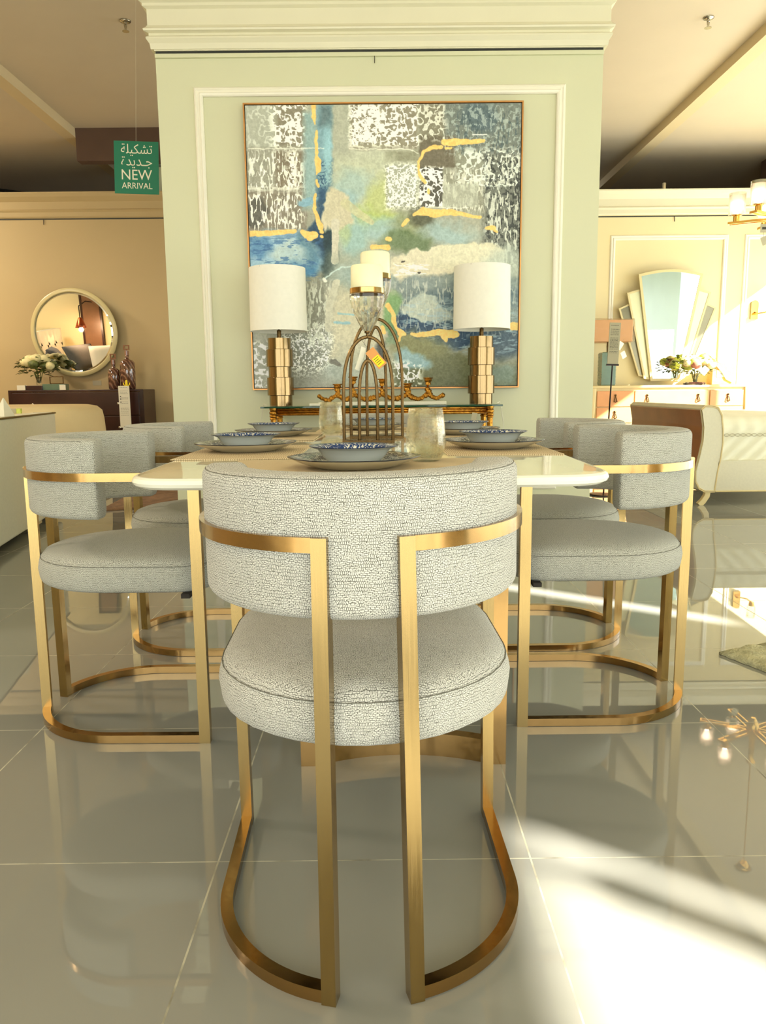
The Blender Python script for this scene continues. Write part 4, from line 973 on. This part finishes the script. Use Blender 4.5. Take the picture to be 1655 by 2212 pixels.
# bed with cream cover behind the sofa, seen also in the round mirror
bd = thing('bed', 'bed with a rounded cream cover behind the sofa on the left', 'bed', (-3.8, 7.35, 0))
P = []
for cx, cy, a0 in ((1.14-.66, .72-.66, 0), (-1.2+.05, .72-.05, 90), (-1.2+.05, -.72+.05, 180), (1.14-.66, -.72+.66, 270)):
    r_ = .66 if a0 in (0, 270) else .05
    for k in range(9): a = R(a0+90*k/8); P.append((cx+r_*math.cos(a), cy+r_*math.sin(a)))
obj('bed_cover', contour_stack(bmesh.new(), P, [(-.03, .12), (-.02, .3), (-.008, .55), (0, .66), (.014, .735), (.06, .775), (.14, .79)]), M['cream_cover'], bd, smooth=True, auto=50)
bm = bmesh.new(); n_ = 24; rows = []
for i in range(n_+1):
    row = []
    for j in range(n_+1):
        y = -.8+1.6*i/n_; z = .2+1.3*j/n_; d = .03*abs(math.sin(i*PI/4))*abs(math.sin(j*PI/5)); row.append(bm.verts.new((-1.24+d, y, z)))
    rows.append(row)
for i in range(n_):
    for j in range(n_): bm.faces.new((rows[i][j], rows[i+1][j], rows[i+1][j+1], rows[i][j+1]))
box(bm, -1.34, -1.24, -.8, .8, 0, 1.5)
for x in (-1.05, .6):
    for y in (-.5, .5): obj('leg', B(x-.03, x+.03, y-.03, y+.03, 0, .14), M['dark_wood'], bd)
obj('headboard', bm, M['upholstery'], bd, smooth=True, auto=60)
def pillow(label, x, y, z, w, h, rx, rz, mat):
    bm = bmesh.new(); bmesh.ops.create_cube(bm, size=1); bmesh.ops.subdivide_edges(bm, edges=bm.edges, cuts=7, use_grid_fill=True)
    for v in bm.verts:
        u, q = v.co.x*2, v.co.y*2; k = (1-u*u)**.5*(1-q*q)**.5 if abs(u) < 1 and abs(q) < 1 else 0
        v.co = Vector((v.co.x*w, v.co.y*h, v.co.z*(.02+.17*max(0, (1-u**4)*(1-q**4))**.6)))
    o = obj('pillow', bm, mat, smooth=True, loc=(x, y, z)); o.rotation_euler = (rx, 0, rz); return tag(o, label, 'pillow', 'pillows on the cream bed')
pillow('charcoal pillow leaning on the tufted headboard, reflected in the round mirror', -4.70, 7.62, 1.06, .6, .5, R(62), R(75), M['grey_pillow'])
pillow('charcoal pillow in front of the patterned one, reflected in the round mirror', -4.55, 7.0, 1.05, .62, .5, R(58), R(110), M['grey_pillow'])
pillow('white patterned pillow on the cream bed, reflected in the round mirror', -4.12, 7.1, 1.04, .56, .5, R(60), R(150), M['bed_linen'])
# vignette wall and copper lamp that the mirror shows
struct('wall_vignette', B(-7.8, -3.75, 6.3, 6.42, 0, 2.5), M['wall_pale'])
for x0, x1, l in ((-4.72, -4.42, 'tall brown artwork panel behind the bed, reflected in the round mirror'), (-4.15, -3.82, 'narrow grey artwork behind the bed, reflected in the round mirror')):
    t = thing('framed_panel', l, 'artwork', ((x0+x1)/2, 6.425, 1.0)); w = (x1-x0)/2
    obj('panel', B(-w, w, 0, .03, 0, 1.3), M['dark_panel'] if w < .155 and x0 < -4.5 else M['fabric_grey'], t); obj('frame', frame_rect(bmesh.new(), -w, w, 0, 1.3, .02, rect(.03, .04), facing=1), M['dark_wood'], t)
cl = thing('copper_wall_lamp', 'copper wall lamp with a lit bulb, reflected in the round mirror', 'lamp', (-4.55, 7.0, 1.55))
obj('lamp_shade', LA([(.02, .13), (.03, .12), (.07, .02), (.085, -.02), (.082, -.02), (.066, .02), (.02, .11)], 28), M['copper'], cl, smooth=True); obj('bulb', LA([(0, -.03), (.022, -.02), (.028, .0), (.02, .03), (0, .04)], 14), M['bulb'], cl, smooth=True)
obj('arm', tube(bmesh.new(), [(0, 0, .12), (0, 0, .3), (0, -.3, .36), (0, -.57, .34)], .008, 8, up=(1, 0, 0)), M['dark_metal'], cl)
# brown rug under the far left area
def rug(name, label, pts, z, mat, seed, hs=.012):
    bm = bmesh.new(); n1_, n2_ = 60, 60; A, B_, C_, D_ = [Vector((p_[0], p_[1], 0)) for p_ in pts]; rows = []
    for i in range(n1_+1):
        row = []
        for j in range(n2_+1):
            u, v = i/n1_, j/n2_; p_ = (A*(1-u)+B_*u)*(1-v)+(D_*(1-u)+C_*u)*v
            e = min(u, 1-u, v, 1-v)*60; zz = z*min(1, .45+.55*e)+hs*mnoise.noise(Vector((p_.x*26, p_.y*26, seed)))*min(1, e)
            p_ = p_+Vector((mnoise.noise(Vector((p_.x*40, p_.y*40, 1))), mnoise.noise(Vector((p_.x*40, p_.y*40, 5))), 0))*hs*.9
            row.append(bm.verts.new((p_.x, p_.y, max(.004, zz))))
        rows.append(row)
    for i in range(n1_):
        for j in range(n2_): bm.faces.new((rows[i][j], rows[i+1][j], rows[i+1][j+1], rows[i][j+1]))
    bd_ = [r_[0] for r_ in rows]+rows[-1][1:]+[r_[-1] for r_ in reversed(rows[:-1])]+list(reversed(rows[0][1:-1]))
    low = [bm.verts.new((v.co.x, v.co.y, 0.001)) for v in bd_]
    for k in range(len(bd_)): bm.faces.new((bd_[k], bd_[(k+1) % len(bd_)], low[(k+1) % len(bd_)], low[k]))
    return tag(obj(name, bm, mat, smooth=True), label, 'rug')
M['rug'] = plain('shaggy_sage_rug', rgb(186, 180, 140), .95, .3, 30, bump=.6, bscale=120)
M['rug_brown'] = plain('mottled_brown_rug', rgb(120, 92, 66), .95, .3, 14, bump=.5, bscale=120)
rug('shaggy_rug', 'pale shaggy rug corner on the floor at the right edge', [(1.135, 2.5), (1.62, 1.36), (3.1, 2.0), (2.62, 3.15)], .022, M['rug'], 3)
rug('area_rug', 'mottled brown rug on the floor behind the left chairs', [(-2.15, 5.85), (-1.35, 6.15), (-1.35, 8.6), (-2.35, 8.6)], .02, M['rug_brown'], 9, .005)

# ------------------------------------------------------------------ right background
dr = thing('dresser', 'honey oak dresser with champagne frame below the fan mirror', 'dresser', (3.41, 9.4, 0))
HW = .93
obj('cabinet_body', B(-HW+.05, HW-.05, -.2, .24, .1, .9, bev=.004), M['champagne'], dr)
obj('top', B(-HW, HW, -.23, .25, .895, .925, bev=.008), M['champagne'], dr)
for x in (-HW+.03, HW-.03):
    bm = bmesh.new(); sweep(bm, [(x, -.2, 0), (x*1.0, -.2, .1), (x*1.02, -.2, .5), (x, -.2, .895)], rrect(.06, .05, .012), up=(0, 1, 0)); obj('leg', bm, M['champagne'], dr, smooth=True, auto=50)
dz = ((.68, .86), (.49, .67), (.3, .48), (.12, .29))
def drawer_handle(par, x, z, k=0):
    bm = bmesh.new(); sweep(bm, [(x, -.222, z+.035), (x-.006, -.226, z+.01), (x-.018, -.228, z-.03), (x, -.23, z-.04), (x+.018, -.228, z-.03), (x+.006, -.226, z+.01)], circ(.005, 6), up=(0, 1, 0), closed=True)
    lathe(bm, [(0, z+.03), (.012, z+.032), (.012, z+.05), (0, z+.05)], 10, c=(x, -.222, 0))
    obj('handle', bm, M['brass_dull'], par, smooth=True)
for z0, z1 in dz:
    for x0, x1, hs_ in ((-.86, -.43, (-.645,)), (-.415, .455, (-.27, .33)), (.47, .86, (.68,))):
        d = obj('drawer', B(x0, x1, -.216, -.19, z0, z1, bev=.003), M['oak'], dr)
        for hx in hs_: drawer_handle(d, hx, (z0+z1)/2)
# art-deco fan mirror
fm = thing('fan_mirror', 'stepped art-deco fan mirror leaning over the oak dresser', 'mirror', (3.48, 9.655, .98)); fm.rotation_euler = (R(2.0), 0, 0)
def quad_ring(bm, P, w, y0, y1):
    c = Vector((sum(p_[0] for p_ in P)/len(P), sum(p_[1] for p_ in P)/len(P)))
    return bm
def offs(P, d):
    n_ = len(P); out = []
    ar = sum(P[i][0]*P[(i+1) % n_][1]-P[(i+1) % n_][0]*P[i][1] for i in range(n_))
    s_ = 1 if ar > 0 else -1
    for i in range(n_):
        a, b_, c = Vector(P[i-1]), Vector(P[i]), Vector(P[(i+1) % n_]); e1 = (b_-a).normalized(); e2 = (c-b_).normalized()
        n1_ = Vector((-e1.y, e1.x))*s_; n2_ = Vector((-e2.y, e2.x))*s_; m_ = (n1_+n2_).normalized(); out.append(tuple(b_+m_*d/max(.3, m_.dot(n1_))))
    return out
def leafm(P, y, fw, name1='mirror_panel', gm='mirror', fmat='mirror_frame'):
    bm = bmesh.new(); Q = offs(P, fw); n_ = len(P); y0, y1 = y, y-.025
    a = [bm.verts.new((p_[0], y1, p_[1])) for p_ in P]; b_ = [bm.verts.new((p_[0], y1, p_[1])) for p_ in Q]; c = [bm.verts.new((p_[0], y0, p_[1])) for p_ in P]; d = [bm.verts.new((p_[0], y1+.008, p_[1])) for p_ in Q]
    for i in range(n_):
        j = (i+1) % n_
        bm.faces.new((a[i], a[j], b_[j], b_[i])); bm.faces.new((a[i], a[j], c[j], c[i])); bm.faces.new((b_[i], b_[j], d[j], d[i]))
    f = obj('frame', bm, M[fmat], fm)
    bm = bmesh.new(); vs = [bm.verts.new((p_[0], y1+.006, p_[1])) for p_ in Q]; bm.faces.new(vs); obj(name1, bm, M[gm], fm)
def arc_top(x0, z0, x1, z1, bulge, n_=10): return [(x0+(x1-x0)*k/n_, z0+(z1-z0)*k/n_+bulge*math.sin(PI*k/n_)) for k in range(n_+1)]
leafm([(-.175, 0), (.175, 0)]+arc_top(.385, 1.255, -.385, 1.255, .055), -.055, .03)
for s_ in (-1, 1):
    P1 = [(s_*.2, .03), (s_*.23, .03), (s_*.505, 1.045), (s_*.36, 1.10)]
    P2 = [(s_*.25, .05), (s_*.29, .05), (s_*.585, .865), (s_*.49, .92)]
    P1 = [(s_*.14, .01), (s_*.25, .03), (s_*.505, 1.045), (s_*.30, 1.10)]; P2 = [(s_*.2, .04), (s_*.31, .06), (s_*.59, .865), (s_*.44, .93)]
    leafm(P1, -.028, .022, gm='leaf_mirror'); leafm(P2, -.004, .02, gm='grey_mirror')
# flowers, kraft parcel, wrapped lamp
def low_vase(t):
    bm = LA([(0, 0), (.11, 0), (.12, .015), (.1, .03), (0, .035)], 20, wob=lambda a, k: 1+.15*math.cos(5*a)); obj('vase', bm, M['dark_wood'], t)
    obj('vase_neck', LA([(.03, .03), (.025, .08), (.05, .12), (.045, .12), (.02, .08), (.0, .04)], 16), M['clear'], t, smooth=True)
bouquet('bouquet of lime, cream and pink flowers on the oak dresser', 3.73, 9.28, .925, .46, .24, .1, [M['petal_green'], M['petal'], M['petal_pink'], M['petal_green'], M['petal']], 61, low_vase)
swing('white diamond-shaped tag hanging on the flowers on the oak dresser', (3.80, 9.12, 1.12), .075, .09, 0, R(40), 0, M['paper'], 0)
kb = thing('wrapped_parcel', 'kraft paper wrapped parcel with a white label at the right end of the oak dresser', 'parcel', (4.13, 9.5, .925))
bm = B(-.14, .14, -.08, .08, 0, .26, bev=.006)
obj('parcel_body', bm, M['kraft'], kb); obj('label_card', B(-.085, .02, -.084, -.081, .09, .17), M['paper'], kb)
bm = bmesh.new(); prism(bm, [(-.12, .24), (-.02, .25), (.02, .19), (.1, .18), (.09, .13), (.13, .06), (.1, .02), (.02, .06), (-.03, .14)], -.095, -.088, 'Y'); obj('torn_wrap', bm, M['kraft'], kb)
obj('print', lines(bmesh.new(), -.07, 0, -.085, [.13, .12], .005), M['ink'], kb)
wl = thing('table_lamp', 'lamp with peach box shade in plastic film and ribbed green base on the oak dresser', 'lamp', (2.70, 9.35, .925))
obj('lamp_base', LA([(0, 0), (.11, 0), (.115, .01), (.115, .38), (.1, .39), (0, .39)]+[], 4), M['green_glass'], wl); wl.children[0].rotation_euler.z = R(45)
bm = bmesh.new()
for k in range(22): box(bm, -.086, .086, -.086, .086, .02+k*.0165, .028+k*.0165)
obj('rib', bm, M['green_glass'], wl)
obj('stem', tube(bmesh.new(), [(0, 0, .39), (0, 0, .53)], .008, 8, up=(0, 1, 0)), M['brass_dull'], wl)
obj('lamp_shade', B(-.25, .25, -.13, .13, .51, .755, bev=.006), M['peach_shade'], wl)
bm = B(-.26, .27, -.15, .15, .5, .77, bev=.01); bmesh.ops.subdivide_edges(bm, edges=bm.edges, cuts=5, use_grid_fill=True)
for v in bm.verts: v.co += Vector((1, 1, 1))*.012*mnoise.noise(v.co*14)
obj('plastic_film', bm, M['film'], wl)
swing('white swing tag hanging from the peach lamp shade', (2.81, 9.15, 1.42), .06, .09, 0, R(30), R(15), M['paper'], .1)
swing('second white swing tag below the first on the peach lamp', (2.81, 9.13, 1.31), .06, .08, 0, R(-30), R(15), M['paper'], .1)
# sign stand in front
ss = thing('display_stand', 'grey printed sign panel on a thin black pole before the oak dresser', 'stand', (1.885, 6.5, 0)); 
obj('panel', B(-.045, .045, -.004, .004, 1.09, 1.425, rz=0), M['paper_grey'], ss); obj('pole', tube(bmesh.new(), [(0, 0, 0), (0, 0, 1.09)], .0065, 8, up=(0, 1, 0)), M['dark_metal'], ss)
obj('bracket', B(-.05, .05, -.01, .01, 1.078, 1.092), M['dark_metal'], ss); obj('foot', LA([(0, 0), (.12, 0), (.12, .008), (.01, .016), (0, .016)], 28), M['dark_metal'], ss, smooth=True, auto=40)
bm = lines(bmesh.new(), -.034, .034, -.0042, [1.40, 1.37, 1.355, 1.34, 1.325, 1.30, 1.29, 1.28, 1.27, 1.26, 1.25, 1.24, 1.23, 1.22, 1.21, 1.19, 1.18], .003, 4); obj('print', bm, M['ink'], ss)
ss.rotation_euler.y = R(2)
# bed on the right
rb = thing('bed', 'cream upholstered sleigh bed with a walnut footboard face on the right', 'bed', (2.47, 5.85, 0))
prof = [(-.06, .735), (-.03, .76), (.02, .76), (.07, .745), (.1, .69), (.115, .58), (.12, .48), (.11, .36), (.09, .24), (.075, .1), (.0, .1), (-.045, .125), (-.075, .18), (-.08, .26), (-.055, .38), (-.035, .5), (-.035, .6)]
bm = bmesh.new(); prism(bm, prof, 0, 1.68, 'Y')
obj('footboard', bm, M['upholstery'], rb, smooth=True, auto=30)
inner = [(-.083, .26), (-.06, .38), (-.041, .5), (-.041, .6), (-.062, .72), (-.05, .74), (-.03, .6), (-.03, .5), (-.05, .38), (-.07, .27)]
bm = bmesh.new(); prism(bm, inner, .03, 1.65, 'Y'); obj('walnut_panel', bm, M['wood'], rb)
bm = bmesh.new(); prism(bm, [(-.088, .2), (-.078, .2), (-.072, .26), (-.082, .26)], .03, 1.65, 'Y'); obj('walnut_panel', bm, M['wood'], rb)
for q in (.0035, .018): obj('welt', tube(bmesh.new(), [(p_[0]*(1-q*2)+.0, -.002, .43+(p_[1]-.43)*(1-q*2)) for p_ in prof], .004, 6, up=(0, 1, 0), closed=True), M['champagne'], rb)
obj('side_rail', B(.08, 2.2, .0, .08, .1, .345, bev=.012), M['upholstery'], rb, smooth=True, auto=40)
obj('side_rail', B(.08, 2.2, 1.6, 1.68, .1, .345, bev=.012), M['upholstery'], rb, smooth=True, auto=40)
obj('welt', tube(bmesh.new(), [(.08, -.003, .108), (2.2, -.003, .108)], .006, 6), M['champagne'], rb)
obj('mattress', B(.1, 2.15, .05, 1.63, .33, .62, bev=.05, seg=3), M['bed_linen'], rb, smooth=True, auto=40)
bm = bmesh.new(); rows = []; nx_, ny_ = 90, 34
for i in range(nx_+1):
    row = []
    for j in range(ny_+1):
        x = .11+1.95*i/nx_; u = j/ny_
        # profile: hangs on the near side, rises, runs across the top
        if u < .42: t_ = u/.42; y = .02-.012*t_+.0; z = .335+.25*t_; fold = .014*math.sin((x*1.0-z*1.0)*52)*(1-t_*.6)
        elif u < .58: t_ = (u-.42)/.16; a = R(90*t_); y = .008+.09*(1-math.cos(a)); z = .585+.09*math.sin(a); fold = .003*math.sin(x*60)
        else: t_ = (u-.58)/.42; y = .098+1.45*t_; z = .675+.02*math.sin(PI*t_)+.01*mnoise.noise(Vector((x*3, y*3, 0))); fold = 0
        row.append(bm.verts.new((x, y-fold, z)))
    rows.append(row)
for i in range(nx_):
    for j in range(ny_): bm.faces.new((rows[i][j], rows[i+1][j], rows[i+1][j+1], rows[i][j+1]))
bl = obj('blanket', bm, M['blanket'], rb, smooth=True)
bm = bmesh.new()
for ph in (0, PI):
    tube(bm, [(.12+.006*k, -.003+(.02 if False else 0), .535+.011*math.sin(k*.45+ph)) for k in range(300)], .0022, 5)
obj('stitching', bm, M['paper_grey'], rb)
for yy in (.03, 1.62):
    bm = bmesh.new(); sweep(bm, [(.03, yy, .11), (.025, yy, .07), (.0, yy, .03), (-.03, yy, 0)], rrect(.042, .045, .006), up=(0, 1, 0)); obj('leg', bm, M['champagne'], rb, smooth=True, auto=50)
    obj('leg', B(2.1, 2.15, yy-.02, yy+.02, 0, .11), M['champagne'], rb)
# wall sconce
sc = thing('wall_sconce', 'brass wall sconce on the sunlit pale partition at the right edge', 'lamp', (4.575, WY, 1.82))
obj('back_plate', prism(bmesh.new(), [(-.045, -.11), (.045, -.11), (.045, .08), (.03, .105), (0, .115), (-.03, .105), (-.045, .08)], -.02, 0, 'Y'), M['gold'], sc)
obj('arm', tube(bmesh.new(), [(0, -.02, -.03), (0, -.08, -.05), (.08, -.12, -.04), (.14, -.13, 0)], .009, 8), M['gold'], sc, smooth=True)
obj('candle_cup', LA([(0, 0), (.03, 0), (.035, .05), (0, .05)], 16), M['gold'], sc, loc=(.14, -.13, 0))
obj('lamp_shade', LA([(.05, .05), (.055, .2), (.052, .2), (.047, .05)], 24), M['clear'], sc, loc=(.14, -.13, 0), smooth=True)
# chandelier
cx_, cy_ = 3.5, 6.92
chd = thing('chandelier', 'brass chandelier with six glass cylinder shades hanging at the right edge', 'chandelier', (cx_, cy_, 2.3))
obj('hub', LA([(0, -.1), (.02, -.1), (.045, -.06), (.06, 0), (.06, .06), (.03, .1), (.02, .3), (.045, .34), (.0, .38)], 20), M['gold'], chd, smooth=True, auto=40)
obj('chain', tube(bmesh.new(), [(0, 0, .38), (0, 0, 1.4)], .006, 6, up=(0, 1, 0)), M['gold'], chd)
obj('canopy', LA([(0, 1.4), (.03, 1.38), (.07, 1.43), (.07, 1.45), (0, 1.45)], 24), M['gold'], chd, smooth=True)
for k in range(6):
    a = R(30+60*k); d = Vector((math.cos(a), math.sin(a), 0)); s_ = Vector((-math.sin(a), math.cos(a), 0))
    pth = [d*.05+s_*.028, d*.46+s_*.028, d*.46-s_*.028, d*.05-s_*.028]
    obj('arm', sweep(bmesh.new(), [(p_.x, p_.y, .02) for p_ in pth], rect(.012, .02), closed=True), M['gold'], chd)
    c = d*.40
    cup = obj('candle_cup', lathe(bmesh.new(), [(0, .02), (.028, .02), (.028, .075), (.04, .08), (.04, .086), (0, .086)], 18, c=(c.x, c.y, 0)), M['gold'], chd, smooth=True, auto=40)
    g = obj('glass_shade', lathe(bmesh.new(), [(.062, .088), (.07, .09), (.07, .27), (.068, .27), (.068, .092)], 28, c=(c.x, c.y, 0)), M['clear'], chd, smooth=True, auto=40)
    obj('inner_shade', lathe(bmesh.new(), [(.056, .09), (.056, .25)], 24, c=(c.x, c.y, 0)), M['frost'], g, smooth=True)
    obj('bulb', lathe(bmesh.new(), [(0, .1), (.018, .1), (.022, .13), (.034, .165), (.03, .195), (0, .205)], 14, c=(c.x, c.y, 0)), M['bulb'], chd, smooth=True)
t_ = thing('price_tag', 'grey printed price card hanging below the chandelier', 'tag', (3.31, 6.92, 2.24)); obj('card', B(-.035, .035, -.001, .001, -.04, .03), M['paper_grey'], t_); obj('print', B(-.02, .02, -.002, -.0011, -.015, .005), M['ink'], t_)
obj('cord', tube(bmesh.new(), [(0, 0, .03), (0, 0, .09)], .001, 5, up=(0, 1, 0)), M['dark_metal'], t_)
t_ = thing('price_tag', 'blank tilted tag hanging below the printed chandelier card', 'tag', (3.31, 6.9, 2.13)); obj('card', B(-.03, .03, -.001, .001, -.035, .035), M['paper_grey'], t_); t_.rotation_euler.y = R(-22)
obj('cord', tube(bmesh.new(), [(0, 0, .035), (.01, 0, .07)], .001, 5, up=(0, 1, 0)), M['dark_metal'], t_)

# ------------------------------------------------------------------ light
w = bpy.data.worlds.new('daylight'); bpy.context.scene.world = w; w.use_nodes = True
nt = w.node_tree; bg = nt.nodes['Background']; bg.inputs[0].default_value = (.96, 1, .95, 1); bg.inputs[1].default_value = 3.0
sd = bpy.data.lights.new('sun', 'SUN'); sd.energy = 23; sd.angle = R(.8); sd.color = (1, .96, .87)
so = bpy.data.objects.new('sun', sd); C.objects.link(so)
so.rotation_euler = Vector((-.8, .6, -.586)).to_track_quat('-Z', 'Y').to_euler()
def portal(loc, rot, sx_, sy_):
    l = bpy.data.lights.new('portal', 'AREA'); l.shape = 'RECTANGLE'; l.size = sx_; l.size_y = sy_; l.cycles.is_portal = True
    o = bpy.data.objects.new('window_portal', l); C.objects.link(o); o.location = loc; o.rotation_euler = rot
portal((-1.3, -3.4, 1.85), (R(90), 0, 0), 13.4, 3.7)
portal((5.38, -2.85, 1.85), (R(90), 0, R(90)), 1.2, 3.7)
portal((5.38, 7.15, 1.35), (R(90), 0, R(90)), 4.7, 2.7)

def panel(label, x, y, z, w_, l_, power, col):  # unseen lamps added to brighten the dim left side
    t = thing('fill_light_panel', label, 'light', (x, y, z), group='added warm fill light panels')
    obj('frame', frame_rect(bmesh.new(), -w_/2, w_/2, -l_/2, l_/2, 0, rect(.03, .03)), M['trim'], t).rotation_euler = (R(90), 0, 0)
    l = bpy.data.lights.new('fill_lamp', 'AREA'); l.shape = 'RECTANGLE'; l.size = w_-.04; l.size_y = l_-.04; l.energy = power; l.color = col
    o = bpy.data.objects.new('fill_lamp', l); C.objects.link(o); o.parent = t; o.location = (0, 0, -.01)
for x, y in ((-5.4, 2.6), (-5.6, 5.2), (-6.2, 8.4)): panel('added warm fill light panel, out of view above the left side of the showroom', x, y, 3.735, .6, .6, 75, (1, .88, .7))
pl = bpy.data.lights.new('copper_lamp_glow', 'POINT'); pl.energy = 14; pl.color = (1, .62, .35); pl.shadow_soft_size = .03
po = bpy.data.objects.new('copper_lamp_glow', pl); C.objects.link(po); po.parent = cl; po.location = (0, 0, -.05)

# ------------------------------------------------------------------ camera
cam = bpy.data.cameras.new('camera'); co_ = bpy.data.objects.new('camera', cam); C.objects.link(co_)
cam.sensor_fit = 'VERTICAL'; cam.sensor_height = 24; cam.lens = 1672.03/2212*24; cam.clip_start = .05
fw = Vector((.00217487, .98796, -.154694)); rt = Vector((.999945, -.003733, -.009784)); up = Vector((.010244, .154664, .987914))
mt = Matrix((rt, up, -fw)).transposed().to_4x4(); mt.translation = (0, 0, .8905); co_.matrix_world = mt
sc_ = bpy.context.scene; sc_.camera = co_
sc_.view_settings.view_transform = 'Standard'; sc_.view_settings.look = 'None'; sc_.view_settings.gamma = 1; sc_.view_settings.exposure = .68
sc_.view_settings.use_curve_mapping = False
sc_.cycles.use_denoising = True
sc_.cycles.max_bounces = 10; sc_.cycles.transmission_bounces = 8; sc_.cycles.sample_clamp_indirect = 6; sc_.cycles.caustics_refractive = False; sc_.cycles.caustics_reflective = False
